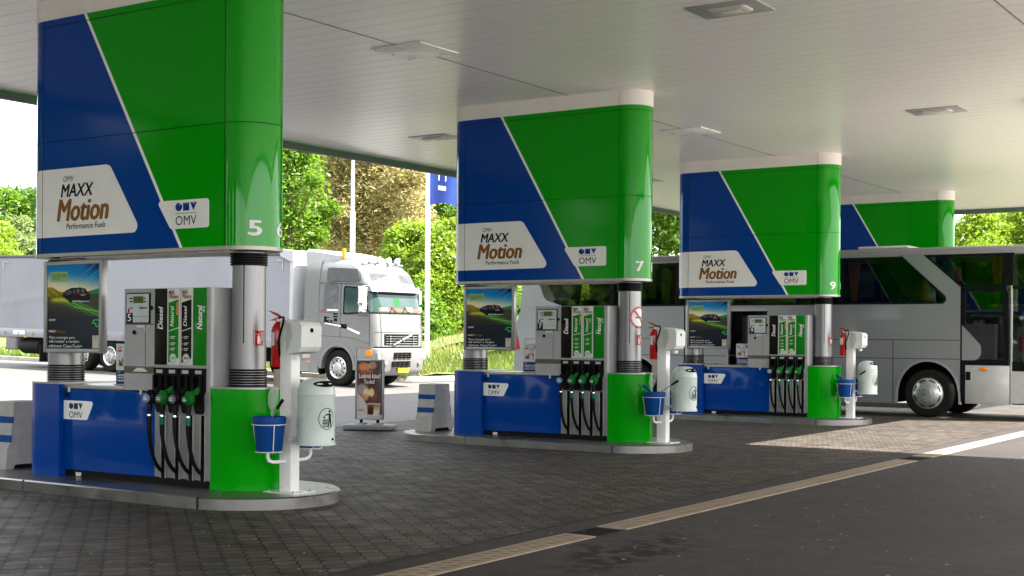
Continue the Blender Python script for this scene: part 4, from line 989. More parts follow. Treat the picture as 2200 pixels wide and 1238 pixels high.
# ================================================================== poles and flag
POLEW = P('pole_white', (.78, .78, .78), .4, var=.04)
POLEG = P('pole_galvanized', (.42, .46, .48), .45, metal=.4, var=.1)
fx, fy, fz = -26.4, 34.8, .6
t = thing('flag_pole', 'white flag pole on the grass verge right of the truck', 'flag pole', (fx, fy, fz))
mb = MB(); mb.tube([(fx, fy, fz - .4), (fx, fy, 5), (fx, fy, 8.9)], [.085, .075, .06], 14); mb.build('mast', POLEW, t)
mb = MB(); mb.tube([(fx, fy, 8.9), (fx, fy, 8.96)], [.08, .05], 12); mb.build('finial', ALU, t)
mb = MB(); mb.lathe([(.14, .55 - .6), (.14, .02), (.1, .06)], (fx, fy, fz), n=14); mb.build('foot', ALU, t)
dirx, diry = .833, .5535
def flagp(u, v):
    w = .09 * math.sin(5.5 * u + 2.2 * v) * u; L = 1.0 * u * (1 - .12 * v)
    z = 8.6 - 2.72 * v - .25 * u * u * (1 - .4 * v) + .12 * u * (v > .98) * 2
    return (fx + .07 + dirx * L - diry * w, fy + diry * L + dirx * w, z)
mb = MB(); mb.grid(flagp, 16, 24)
o = mb.build('flag', P('flag_blue', (.03, .055, .22), .75, var=.06), None, org=(fx, fy, 6), norm=False); tag(o, 'blue flag with a white emblem hanging from the white pole', 'flag')
mb = MB()
def fe(a, b): p = flagp(a, b); return (p[0] + .5 * .012, p[1] - .8 * .012, p[2])
for pl in ([(.30, .545), (.34, .545), (.34, .7), (.30, .7)], [(.34, .545), (.44, .6), (.44, .635), (.34, .585)], [(.44, .6), (.54, .545), (.54, .585), (.44, .635)], [(.54, .545), (.58, .545), (.58, .7), (.54, .7)],
           [(.3, .76), (.58, .76), (.58, .81), (.3, .81)]):
    mb.add([fe(a, b) for a, b in pl], [[0, 1, 2, 3]])
mb.build('emblem', TXTW, o, ang=None, norm=False)
def fwd(u, depth, z=0):
    rt = (u - 1100) / 2919.1 * depth; return (rt * .8329 - depth * .5535, rt * .5535 + depth * .8329, z)
px, py, _ = fwd(756, 49.5)
t = thing('lamp_post', 'tapered grey lamp post rising behind the truck cab', 'lamp post', (px, py, 1.2))
mb = MB(); mb.tube([(px, py, .8), (px, py, 6.2), (px, py, 6.25), (px, py, 9.8)], [.105, .095, .072, .055], 14); mb.build('mast', POLEG, t)
mb = MB(); mb.tube([(px, py, 9.7), (px + .1, py + .07, 9.95), (px + .6, py + .4, 10.05)], .04, 8); mb.build('arm', POLEG, t)
mb = MB(); mb.box(px + .5, px + 1.0, py + .33, py + .6, 9.98, 10.1, 0, .03); mb.build('lamp_head', ALU, t)
px, py, _ = fwd(2166, 60)
t = thing('lamp_post', 'distant pale pole among the bright leaves at the far right', 'lamp post', (px, py, 1))
mb = MB(); mb.tube([(px, py, .5), (px, py, 11)], [.1, .06], 10); mb.build('mast', POLEG, t)
mb = MB(); mb.tube([(px, py, 10.9), (px - .5, py - .4, 11.2)], .04, 8); mb.build('arm', POLEG, t)
# ================================================================== A-frame pavement sign
def coffee_ink(u, v):
    n = math.sin(u * 9 + v * 4) * math.sin(v * 13 - u * 5)
    c = lerp((72, 52, 48), (120, 82, 70), .5 + .5 * n)
    c = lerp(c, (92, 92, 100), sst(.75, 1, u) * sst(.2, .6, v))
    def blob(cx, cy, rx, ry, col, c, k=1): 
        d = ((u - cx) / rx) ** 2 + ((v - cy) / ry) ** 2; return lerp(c, col, k * max(0, min(1, 1.6 - 1.6 * d)))
    c = blob(.3, .90, .28, .09, (214, 140, 96), c, .9); c = blob(.32, .78, .24, .08, (168, 92, 70), c, .7); c = blob(.62, .93, .2, .08, (226, 190, 150), c, .6)
    c = blob(.2, .5, .28, .12, (168, 160, 165), c, .8)
    c = blob(.38, .44, .16, .1, (232, 200, 150), c, .95); c = blob(.58, .45, .13, .09, (238, 208, 156), c, .95); c = blob(.3, .36, .2, .08, (200, 150, 105), c, .8)
    if v < .34 - .55 * u + .12 and u < .5: c = lerp(c, (202, 196, 192), .9)
    if .40 < u < .9 and v < .25: c = (150, 120, 108)
    if inpoly(u, v, [(.45, .06), (.64, .06), (.68, .27), (.41, .27)]): c = lerp((64, 40, 32), (150, 104, 74), sst(.15, .27, v))
    if inpoly(u, v, [(.66, .04), (.88, .04), (.94, .24), (.7, .24)]): c = lerp((206, 196, 186), (160, 120, 86), sst(.1, .24, v))
    if .245 < v < .262 and .4 < u < .95: c = (205, 186, 170)
    if v < .06: c = lerp(c, (190, 186, 182), .8)
    return c
ax, ay = -15.37, 18.6
t = thing('pavement_sign', 'double sided pavement sign advertising iced coffee standing on the paving before the truck', 'pavement sign', (ax, ay, 0))
M_ = Matrix.Translation((ax, ay, 0)) @ Matrix.Rotation(R(24), 4, 'Z'); iM = Matrix.Translation((ax, ay, 0))
def local(ob): ob.matrix_local = Matrix.Rotation(R(24), 4, 'Z'); return ob
w2 = .23; ROOT[t.name] = (0, 0, 0)
mb = MB(); z0, z1 = .19, 1.25
mb.box(-w2 - .03, -w2, -.03, .03, z0, z1, 0, .006); mb.box(w2, w2 + .03, -.03, .03, z0, z1, 0, .006); mb.box(-w2, w2, -.028, .028, z0, z0 + .03, 0, .005); mb.box(-w2, w2, -.028, .028, z1 - .03, z1, 0, .005)
local(mb.build('frame', ALU, t))
p = art('poster', coffee_ink, -w2, w2, z0 + .03, z1 - .03, -.018, 60, 110, t, .15); local(p)
mb = MB(); mb.box(-w2, w2, -.016, .016, z0 + .03, z1 - .03); local(mb.build('backing', FWHITE, t))
for o in (text('Ledová káva?', -.19, .2, .92, 1.0, -.0195, TXTW, p, bold=.01), text('To chci!', -.1, .09, .825, .895, -.0195, TXTW, p, bold=.01), text('VIVA', -.205, -.1, .335, .375, -.0195, P('viva_red', (.3, .03, .02), .4), p, bold=.02), text('JEMNÁ', -.04, .06, 1.04, 1.052, -.0195, TXTW, p)): pass
mb = MB(); 
for x in (-.15, .15): mb.box(x - .025, x + .025, -.012, .012, .09, .235)
local(mb.build('spring_leg', DARK, t))
mb = MB(); prof = rpoly([(-.45, -.24), (.45, -.24), (.45, .24), (-.45, .24)], .06, 4)
mb.loft([[(x * s, y * s, z) for x, y in prof] for z, s in ((.025, .97), (.04, 1), (.085, 1), (.105, .94))])
for x in (-.15, .15): mb.prism([(-.2, .10), (.2, .10), (.06, .135), (-.06, .135)], 'x', x - .07, x + .07)
local(mb.build('base', P('base_grey_plastic', (.2, .215, .23), .45, var=.08), t))
for x in (-.4, .4):
    mb = MB(); mb.lathe([(.03, -.018), (.03, .018)], (x, -.17, .03), 'x', 14); local(mb.build('wheel', BLK, t))
# ================================================================== vehicles
SILV = P('truck_silver_paint', (.2, .2, .197), .34, metal=.3, var=.03, ns=1.5, coat=.25, rvar=.03, spec=.4)
SILD = P('truck_silver_trim', (.24, .24, .24), .4, metal=.4, var=.06)
TYRE = P('tyre_rubber', (.01, .0095, .009), .75, var=.25, bump=.1, dirt=.3, dcol=(.03, .026, .022))
RIMM = P('wheel_rim_alloy', (.6, .6, .6), .3, metal=.85, var=.1, dirt=.3)
AMB = P('amber_lens', (.75, .22, .01), .25)
WGL = P('cab_glass', (.035, .065, .06), .03, var=.25, ns=2, spec=.5)
TARP = P('trailer_tarpaulin', (.235, .237, .258), .42, var=.05, ns=.8, bump=.15, bs=2.5, dirt=.12, dcol=(.3, .3, .32))
CHAS = P('chassis_black', (.012, .012, .012), .6, var=.2)
def wheel(parent, x, y, r, w, rim_r, side=-1, style='truck', z=None):
    z = r if z is None else z; q = lambda d: side * d
    mb = MB(); pr = [(rim_r, -w / 2 + .03), (rim_r + .03, -w / 2), (r - .06, -w / 2), (r - .015, -w / 2 + .03), (r, -w / 2 + .07)]
    for k in range(5): a = -w / 2 + .08 + k * (w - .16) / 4; pr += [(r, a), (r, a + .02), (r - .012, a + .022), (r - .012, a + .03)]
    pr += [(r, w / 2 - .05), (r - .03, w / 2), (rim_r + .02, w / 2), (rim_r, w / 2 - .03)]
    mb.lathe(pr, (x, y, z), 'y', 40, cap=False); tr = mb.build('wheel', TYRE, parent)
    yo = y + q(w / 2)
    mb = MB()
    if style == 'truck':
        mb.lathe([(rim_r + .01, q(.0)), (rim_r - .005, q(.012)), (rim_r - .025, q(-.01)), (rim_r - .05, q(-.05)), (.17, q(-.03)), (.15, q(.03)), (.09, q(.05)), (.085, q(.08)), (0, q(.085))], (x, yo, z), 'y', 36, cap=False)
        rm = mb.build('rim', RIMM, tr)
        mb = MB()
        for k in range(10):
            a = 2 * PI * k / 10; mb.lathe([(.026, q(-.036)), (.026, q(-.035 + .004))], (x + .205 * math.cos(a), yo + q(.0), z + .205 * math.sin(a)), 'y', 10)
        mb.build('hand_hole', DARK, rm)
        mb = MB()
        for k in range(10):
            a = 2 * PI * (k + .5) / 10; mb.lathe([(.013, q(0)), (.013, q(.04)), (.006, q(.05))], (x + .125 * math.cos(a), yo + q(.01), z + .125 * math.sin(a)), 'y', 8)
        mb.build('wheel_nut', CHROME, rm)
    else:
        mb.lathe([(rim_r + .012, q(-.01)), (rim_r + .005, q(.012)), (rim_r - .02, q(.015)), (rim_r - .035, q(.03)), (rim_r * .55, q(.06)), (.1, q(.065)), (.095, q(.085)), (0, q(.09))], (x, yo, z), 'y', 40, cap=False)
        rm = mb.build('hub_cap', RIMM, tr)
        mb = MB()
        for k in range(8):
            a0 = 2 * PI * (k + .18) / 8; a1 = 2 * PI * (k + .82) / 8; ra, rb = rim_r - .055, rim_r - .032; n = 6
            pts = [(x + rb * math.cos(a), yo + q(.040), z + rb * math.sin(a)) for a in np.linspace(a0, a1, n)] + [(x + ra * math.cos(a), yo + q(.046), z + ra * math.sin(a)) for a in np.linspace(a1, a0, n)]
            mb.add(pts, [list(range(2 * n))])
        mb.build('cooling_slot', DARK, rm, ang=None, norm=False)
        mb = MB(); yy = yo + q(.0915)
        for k in range(3):
            a = PI / 2 + 2 * PI * k / 3; b = a + PI / 3; c_ = a - PI / 3
            mb.add([(x + .06 * math.cos(a), yy, z + .06 * math.sin(a)), (x + .012 * math.cos(b), yy, z + .012 * math.sin(b)), (x, yy, z), (x + .012 * math.cos(c_), yy, z + .012 * math.sin(c_))], [[0, 1, 2, 3]])
        n = 28; th = np.linspace(0, 2 * PI, n, endpoint=False); o = [(x + .066 * math.cos(a), yy, z + .066 * math.sin(a)) for a in th] + [(x + .058 * math.cos(a), yy, z + .058 * math.sin(a)) for a in th]
        mb.add(o, [[k, (k + 1) % n, n + (k + 1) % n, n + k] for k in range(n)]); mb.build('star_emblem', ALU, rm, ang=None, norm=False)
    return tr
# ---------------------------------------------------------------- tractor unit
TILT = math.atan(.022)
trk = thing('truck', 'silver high roof truck tractor with a yellow number plate before the grass verge', 'truck', (-24.45, 29.35, gz(-24.45)))
trk.rotation_euler = (0, TILT, 0); ROOT[trk.name] = (0, 0, 0)
LV = [(1.06, 1.34, 1.15), (1.5, 1.335, 1.15), (2.0, 1.27, 1.15), (2.64, 1.10, 1.14), (2.8, 1.05, 1.13), (3.1, .88, 1.1), (3.32, .62, 1.04), (3.44, .3, .95), (3.48, .0, .85)]
def cabxf(z):
    for a, b in zip(LV, LV[1:]):
        if z <= b[0]:
            k = max(0, (z - a[0]) / (b[0] - a[0])); return a[1] + (b[1] - a[1]) * k, a[2] + (b[2] - a[2]) * k
    return LV[-1][1], LV[-1][2]
def cab_out(xf, hw, rf=.26, xb=-.74):
    return rpoly([(xb, -hw), (xf, -hw), (xf, hw), (xb, hw)], [.04, rf, rf, .04], 7)
mb = MB(); mb.loft([[(x, y, z) for x, y in cab_out(xf, hw)] for z, xf, hw in LV]); cab = mb.build('cab', SILV, trk, ang=40)
def cs(s, z, o=.006, rf=.26):
    xf, hw = cabxf(z); sg = 1 if s > 0 else -1; q = abs(s); f = hw - rf; L = rf * PI / 2
    if q <= f: return (xf + o, s, z)
    if q <= f + L: a = (q - f) / rf; return (xf - rf + (rf + o) * math.cos(a), sg * (f + (rf + o) * math.sin(a)), z)
    return (xf - rf - (q - f - L), sg * (hw + o), z)
def patch(name, s0, s1, z0, z1, mat, parent, o=.006, nu=24, nv=6, top=None):
    mb = MB(); mb.grid(lambda u, v: cs((s0 + (s1 - s0) * u) * (1 - (top or 0) * v), z0 + (z1 - z0) * v, o), nu, nv); return mb.build(name, mat, parent, norm=False)
# front
ws = patch('windscreen', -1.2, 1.2, 2.04, 2.62, WGL, cab, .008)
patch('screen_surround', -1.25, 1.25, 2.0, 2.04, BLK, cab, .006, nv=1)
patch('dashboard', -.95, .95, 2.07, 2.16, P('dash_red_brown', (.22, .09, .06), .5), ws, .0095, nv=2)
for (a, b, z0, z1, m_) in ((-.2, .05, 2.22, 2.44, P('cab_plant_green', (.02, .1, .03), .6)), (-.85, -.55, 2.1, 2.17, P('dash_cream', (.5, .48, .3), .5)), (.35, .6, 2.08, 2.2, P('dash_pale', (.4, .45, .45), .5))): patch('dashboard_item', a, b, z0, z1, m_, ws, .0105, 6, 3)
for s in (-.5, .1, .65):
    p0, p1 = cs(s, 2.06, .03), cs(s + .36, 2.24 - .06, .03)
    if s < .6: mb = MB(); mb.tube([cs(s, 2.02, .03), cs(s + .12, 2.18, .03), cs(s + .3, 2.06, .035)], .012, 6); mb.build('wiper', BLK, cab)
mb = MB(); mb.loft([[cs(s, 2.60, .02) for s in np.linspace(-1.28, 1.28, 26)] + [cs(s, 2.60, .16 if abs(s) < 1.1 else .08) for s in np.linspace(1.28, -1.28, 26)], [cs(s, 2.76, .004) for s in np.linspace(-1.28, 1.28, 26)] + [cs(s, 2.74, .12 if abs(s) < 1.1 else .05) for s in np.linspace(1.28, -1.28, 26)]]); vs_ = mb.build('sun_visor', SILV, cab)
for s in (-.55, -.05, .2, .45):
    p_ = cs(s, 2.79, .02); mb = MB(); mb.ball(p_, .025, 8); mb.build('marker_light', ALU, cab)
patch('upper_window', -.98, .98, 2.86, 3.12, P('upper_glass', (.07, .075, .075), .06, var=.3, ns=3), cab, .006)
mb = MB(); mb.grid(lambda u, v: cs(-1.0 + 1.3 * u, 2.8 + .05 + .28 * v * u, .0085), 14, 4); mb.build('white_flash', SIGNW, cab, norm=False)
gr = patch('grille', -.8, .8, 1.16, 1.46, BLK, cab, .008, 10, 1)
mb = MB()
for k in range(4): a, b = cs(-.74, 1.20 + k * .066, .02), cs(.74, 1.20 + k * .066, .02); mb.tube([a, b], .005, 6)
mb.build('grille_bar', CHROME, gr)
mb = MB()
for s in (-.55, .52):
    for k in range(4): p_ = cs(s, 1.2 + k * .066, .026); mb.box(p_[0] - .012, p_[0] + .012, s - .03, s + .03, p_[2] - .016, p_[2] + .016)
mb.build('grille_clip', CHROME, gr)
a, b = cs(-.42, 1.17, .04), cs(.42, 1.44, .04); mb = MB(); mb.tube([a, b], .024, 8); mb.build('diagonal_bar', CHROME, gr)
mb = MB(); p_ = cs(0, 1.305, .05); mb.lathe([(.06, 0), (.06, .02), (.03, .03)], p_, 'x', 18); mb.build('round_emblem', CHROME, gr)
patch('hood_joint', -1.14, 1.14, 1.495, 1.507, DARK, cab, .004, 24, 1); patch('hood_joint', -1.14, 1.14, 1.085, 1.12, DARK, cab, .004, 24, 1)
mb = MB(); mb.grid(lambda u, v: cs(-.93 + .004 * 2 * (2 * u - 1), 1.12 + .88 * v, .005), 1, 8); mb.grid(lambda u, v: cs(.93 + .008 * (2 * u - 1), 1.12 + .88 * v, .005), 1, 8); mb.build('hood_joint', DARK, cab, norm=False)
# bumper
mb = MB(); mb.loft([[(x, y, z) for x, y in cab_out(xf, hw, .24, .66)] for z, xf, hw in ((.33, 1.22, 1.06), (.38, 1.3, 1.1), (.5, 1.36, 1.14), (.95, 1.41, 1.16), (1.05, 1.40, 1.15), (1.075, 1.36, 1.12))]); bm_ = mb.build('bumper', SILD, trk, ang=40)
for (y0, y1, z0, z1) in ((-.45, .38, .80, .97), (-.5, .35, .56, .73)):
    mb = MB()
    for i in range(4):
        for j in range(3):
            w_, h_ = (y1 - y0) / 4, (z1 - z0) / 3; mb.box(1.395, 1.425, y0 + i * w_ + .015, y0 + (i + 1) * w_ - .015, z0 + j * h_ + .006, z0 + (j + 1) * h_ - .006)
    mb.build('air_intake', DARK, bm_)
mb = MB(); mb.box(1.385, 1.425, -.22, .25, .42, .53); mb.build('number_plate', P('plate_yellow', (.75, .5, .02), .4), bm_)
for s in (-1, 1):
    mb = MB(); mb.lathe([(.0, .0), (.06, .0), (.06, .02), (0, .03)], (1.395, s * .78, .66), 'x', 14); mb.build('fog_lamp', ALU, bm_)
    mb = MB(); mb.box(1.18, 1.38, s * 1.0 - .12, s * 1.0 + .12, .75, .98, 0, .03); mb.build('headlight', P('headlight_glass', (.2, .22, .22), .08), bm_)
    mb = MB(); mb.box(1.0, 1.2, s * 1.155 - .02, s * 1.155 + .02, .86, 1.02, 0, .01); mb.build('indicator', AMB, bm_)
# sides
for s in (-1, 1):
    yb = s * 1.15
    mb = MB(); arc = [(.62 * math.cos(a), .5 + .66 * math.sin(a)) for a in np.linspace(0, PI, 18)]
    mb.prism([(.66, .5)] + arc[0:] + [(-.74, .5), (-.74, 1.34), (1.1, 1.34), (1.1, 1.08), (.66, 1.08)], 'y', yb - s * .12, yb + s * .003); fd = mb.build('fender', SILV, trk)
    mb = MB(); o = [(.64 * math.cos(a), .5 + .68 * math.sin(a)) for a in np.linspace(-.05, PI + .05, 20)]; i_ = [(.57 * math.cos(a), .5 + .6 * math.sin(a)) for a in np.linspace(PI + .05, -.05, 20)]
    mb.prism(o + i_, 'y', yb - s * .2, yb + s * .04); mb.build('wheel_arch', SILD, fd)
    mb = MB(); mb.prism(i_ + [(.5, .45), (-.5, .45)], 'y', yb - s * .5, yb - s * .45); mb.build('arch_liner', DARK, fd)
    y1, y2 = yb + s * .001, yb + s * .01
    def side(name, pts, m_, par, rad=.05, d=.0): 
        mb = MB(); mb.prism(rpoly(pts, rad, 4), 'y', y1, y2 + s * d); return mb.build(name, m_, par)
    g_ = side('window_frame', [(.15, 1.96), (1.02, 2.02), (.98, 2.7), (.17, 2.74)], BLK, cab, .06)
    side('side_window', [(.20, 2.0), (.97, 2.06), (.93, 2.66), (.22, 2.70)], WGL, g_, .05, .003)
    side('sleeper_panel', [(-.56, 2.12), (-.04, 2.12), (-.04, 2.78), (-.52, 2.78)], P('truck_panel_grey', (.14, .14, .15), .3, metal=.4, coat=.6), cab, .08)
    side('sleeper_panel', [(-.46, 2.86), (.74, 2.86), (.66, 3.2), (-.42, 3.24)], P('truck_panel_grey', (.14, .14, .15), .3, metal=.4, coat=.6), cab, .08)
    mb = MB()
    for pl in ([(.05, 1.34), (.062, 1.34), (.062, 2.8), (.05, 2.8)], [(1.09, 1.12), (1.102, 1.12), (1.07, 2.7), (1.06, 2.7)], [(-.73, 2.81), (1.02, 2.78), (1.02, 2.795), (-.73, 2.822)], [(-.73, 2.02), (1.05, 1.93), (1.05, 1.94), (-.73, 2.03)], [(-.73, 1.36), (.4, 1.34), (1.09, 1.18), (1.09, 1.19), (.4, 1.35), (-.73, 1.37)]): mb.prism(pl, 'y', y1, y1 + s * .004)
    mb.build('door_joint', P('joint_dark_grey', (.03, .03, .03), .6), cab)
    mb = MB(); mb.box(.1, .28, y1, y2 + s * .02, 1.66, 1.7, 0, .006); mb.build('door_handle', BLK, cab)
    if s < 0:                                    # painted stripe with a small truck drawing
        mb = MB(); mb.prism([(-.5, 1.70), (.1, 1.62), (.35, 1.56), (.72, 1.43), (.78, 1.48), (.4, 1.60), (.1, 1.67), (-.5, 1.725)], 'y', y1, y1 - .005); mb.build('stripe', TXTW, cab)
        mb = MB(); mb.prism([(-.55, 1.735), (.1, 1.675), (.1, 1.69), (-.55, 1.75)], 'y', y1, y1 - .006)
        mb.prism(rpoly([(.08, 1.6), (.3, 1.57), (.32, 1.63), (.1, 1.68)], .02), 'y', y1, y1 - .007)
        for (a, b, c_, d) in ((-.52, 1.76, -.36, 1.8), (-.52, 1.80, -.44, 1.9), (-.44, 1.86, -.34, 1.88), (-.33, 1.77, -.2, 1.79), (-.2, 1.95, -.04, 1.985), (-.2, 1.88, -.04, 1.92), (-.17, 1.77, -.05, 1.85)): mb.box(a, c_, y1 - .006, y1, b, d)
        for x_ in (-.48, -.38, -.26): mb.lathe([(.03, 0), (.03, -.006)], (x_, y1, 1.76), 'y', 10)
        mb.build('truck_drawing', TXTK, cab)
        mb = MB(); 
        for k in range(5): mb.box(-.62 + .035 * k, -.6 + .035 * k, y1 - .005, y1, 2.045, 2.1)
        mb.build('red_lettering', RED, cab)
        mb = MB()
        for k in range(8): mb.box(-.42 + .05 * k, -.385 + .05 * k, y1 - .005, y1, 2.05, 2.1)
        mb.build('white_lettering', TXTW, cab)
    mb = MB(); mb.tube([(1.0, yb, 2.72), (1.05, yb + s * .15, 2.72)], .018, 8); mb.tube([(1.04, yb, 2.05), (1.02, yb + s * .16, 2.12), (.98, yb + s * .2, 2.2)], .018, 8); ar = mb.build('mirror_arm', BLK, cab)
    mb = MB(); mb.box(.88, 1.02, yb + s * .1, yb + s * .22, 2.28, 2.68, 0, .04, 3); mb.build('mirror', WHITEP, ar)
    mb = MB(); mb.box(.9, 1.02, yb + s * .11, yb + s * .22, 2.06, 2.22, 0, .035, 3); mb.build('mirror', WHITEP, ar)
    mb = MB(); mb.loft([[(x, s * (y - k_), z) for x, y in ((-.735, 1.147), (-.735, 1.10), (-1.28, 1.07), (-1.28, 1.13))] for z, k_ in ((.99, 0), (2.64, .0), (3.1, .04), (3.4, .11), (3.52, .2))]); mb.build('side_deflector', SILV, trk)
    mb = MB(); mb.box(-1.4, -.72, s * 1.02, s * 1.13, .36, .92, 0, .02); sk = mb.build('step_fairing', SILD, trk)
    mb = MB(); mb.box(-1.12, -1.02, s * 1.125, s * 1.14, .6, .66); mb.build('side_marker', AMB, sk)
    mb = MB(); mb.box(-.7, -.64, s * .9, s * 1.12, .3, 1.2); mb.build('mud_flap', DARK, sk)
    mb = MB(); mb.box(-1.3, -.76, s * 1.1, s * 1.145, .93, .985); mb.build('reflective_strip', P('strip_yellow', (.5, .42, .1), .4), sk)
    wheel(trk, 0, s * .98, .5, .32, .29, s)
    wheel(trk, -3.7, s * .95, .5, .55, .29, s)
# roof deflector, beacon, lamps
mb = MB(); mb.loft([[(x, y, z) for y, z in ((-w_, 3.3), (-w_, za), (-w_ + .12, za + .06), (w_ - .12, za + .06), (w_, za), (w_, 3.3))] for x, w_, za in ((.42, .6, 3.36), (.1, .85, 3.5), (-.4, .95, 3.60), (-1.0, 1.02, 3.68), (-1.3, 1.05, 3.7))]); mb.build('roof_deflector', P('deflector_white', (.36, .36, .355), .35, coat=.3), trk)
mb = MB(); mb.lathe([(.07, 3.5), (.07, 3.56), (.055, 3.57), (.055, 3.72), (.04, 3.76), (0, 3.77)], (-.1, -.86, 0), n=16, cap=False); mb.build('beacon', AMB, trk)
mb = MB(); mb.tube([(.62, y_, 3.36 + .04 * (1 - (y_ / .9) ** 2)) for y_ in np.linspace(-.92, .92, 13)], .03, 8)
for y_ in (-.88, -.3, .3, .88): mb.tube([(.62, y_, 3.38), (.45, y_, 3.3)], .02, 6)
lb = mb.build('lamp_bar', ALU, trk)
for y_ in (-.62, -.22, .22, .62):
    mb = MB(); mb.lathe([(0, -.08), (.06, -.07), (.1, 0), (.1, .03), (.09, .035), (0, .05)], (.66, y_, 3.47), 'x', 18); mb.build('spot_lamp', P('spot_lamp_glass', (.6, .6, .55), .12, metal=.5), lb)
mb = MB(); mb.box(-.3, .25, -.35, .35, 3.48, 3.56, 0, .03); mb.build('roof_hatch', P('hatch_cream', (.6, .57, .5), .4), cab)
mb = MB(); mb.box(-4.6, .9, -.42, .42, .55, .85); mb.build('chassis', CHAS, trk)
mb = MB(); mb.box(-.64, .64, -.74, .74, .86, 1.3); mb.build('wheel_well', DARK, trk)
trk.scale.y = .94; trk.location.y = 29.28
# ---------------------------------------------------------------- curtain trailer
trl = thing('trailer', 'long pale lavender curtain sided trailer behind the silver truck', 'trailer', (-26.1, 29.35, gz(-26.1)))
trl.rotation_euler = (0, TILT, 0); ROOT[trl.name] = (0, 0, 0); L_ = 13.2
def tarp(u, v):
    x = -.12 - (L_ - .2) * u; z = 1.26 + 2.3 * v
    w_ = .012 * math.sin(x * 2.4) * math.sin(PI * v) + .01 * math.sin(3.3 * x + 6 * v) * (1 - v) + .008 * math.sin(9 * x) * math.exp(-v * 5)
    d = z - (2.55 - .12 * (-x - 9)); k = math.exp(-(d / .07) ** 2) * (1 if -13 < x < -9.6 else 0); w_ += .03 * k * abs(math.sin(x * 7))
    return (x, -1.19 - w_, z)
mb = MB(); mb.grid(tarp, 150, 24); cu = mb.build('curtain', TARP, trl, ang=None, norm=False)
mb = MB(); mb.grid(lambda u, v: (-.12 - (L_ - .2) * u, 1.19, 1.26 + 2.3 * v), 1, 1); mb.build('curtain', TARP, trl, norm=False)
mb = MB(); mb.box(-L_, 0, -1.21, 1.21, 3.56, 3.66, 0, .02); mb.build('roof', P('trailer_roof_dark', (.09, .085, .085), .5), trl)
mb = MB(); mb.box(-.12, .02, -1.22, 1.22, 1.2, 3.68, 0, .015); hb = mb.build('headboard', P('trailer_white', (.4, .4, .4), .35, dirt=.1), trl)
mb = MB(); mb.prism([(.02, 3.4), (.02, 3.7), (-.55, 3.76), (-.45, 3.55), (-.12, 3.42)], 'y', -1.25, 1.25); mb.build('corner_cap', P('trailer_white', (.4, .4, .4), .35), hb)
mb = MB(); mb.box(-L_, -L_ + .1, -1.2, 1.2, 1.2, 3.6); mb.build('rear_frame', ALU, trl)
mb = MB(); mb.box(-L_, 0, -1.22, 1.22, .98, 1.26, 0, .02); rl = mb.build('side_rail', P('rail_grey', (.27, .27, .29), .4, metal=.3, dirt=.15), trl)
x = -.5
while x > -L_ + .3:
    mb = MB(); mb.box(x - .02, x + .02, -1.24, -1.215, 1.05, 1.15); mb.build('buckle', P('buckle_brown', (.3, .2, .15), .5), rl); x -= .72
mb = MB(); mb.box(-12.3, -11.7, -1.235, -1.225, 1.06, 1.2); mb.build('plate', FWHITE, rl)
mb = MB()
for (x, z, sx, sz) in ((-.4, 3.42, -1, -1), (-12.9, 3.42, 1, -1)):
    mb.box(min(x, x + sx * .22), max(x, x + sx * .22), -1.222, -1.215, z, z + .03); mb.box(x - .015, x + .015, -1.222, -1.215, z - .25, z + .03)
mb.build('reflective_bracket', P('bracket_pale', (.4, .4, .42), .4), cu)
mb = MB(); mb.box(-L_ + .3, -1, -.5, .5, .7, .98); mb.box(-L_ + .5, -9, -.9, .9, .75, .95); mb.build('chassis', CHAS, trl)
for x in (-7.6, -8.91, -10.22):
    for s in (-1, 1): wheel(trl, x, s * 1.0, .5, .36, .29, s)
for x in (-7.6, -8.91, -10.22):
    mb = MB(); mb.prism([(x + .6 * math.cos(a), .5 + .6 * math.sin(a)) for a in np.linspace(.5, 2.6, 10)] + [(x + .57 * math.cos(a), .5 + .57 * math.sin(a)) for a in np.linspace(2.6, .5, 10)], 'y', -1.2, -.75); mb.build('mudguard', CHAS, trl)
mb = MB(); mb.box(-12.75, -12.2, -1.18, -.7, .55, .95, 0, .02); mb.box(-12.7, -12.25, -1.19, -1.18, .6, .9, 0); mb.build('pallet_box', P('box_metal', (.2, .2, .2), .5, metal=.4), trl)
mb = MB(); mb.lathe([(0, -.5), (.22, -.48), (.24, -.4), (.24, .4), (.22, .48), (0, .5)], (-11.6, -.95, .68), 'x', 20); mb.build('air_tank', CHAS, trl)
mb = MB(); mb.box(-11.05, -11.0, -1.15, -.75, .2, .75); mb.build('mud_flap', CHAS, trl)
mb = MB(); mb.box(-11.75, -11.6, -1.235, -1.2, .97, 1.0); mb.build('side_marker', AMB, trl)
for s in (-1, 1):
    mb = MB(); mb.box(-2.3, -2.15, s * .8 - .05, s * .8 + .05, .3, .95); mb.box(-2.4, -2.05, s * .8 - .12, s * .8 + .12, .27, .3); mb.build('landing_leg', CHAS, trl)

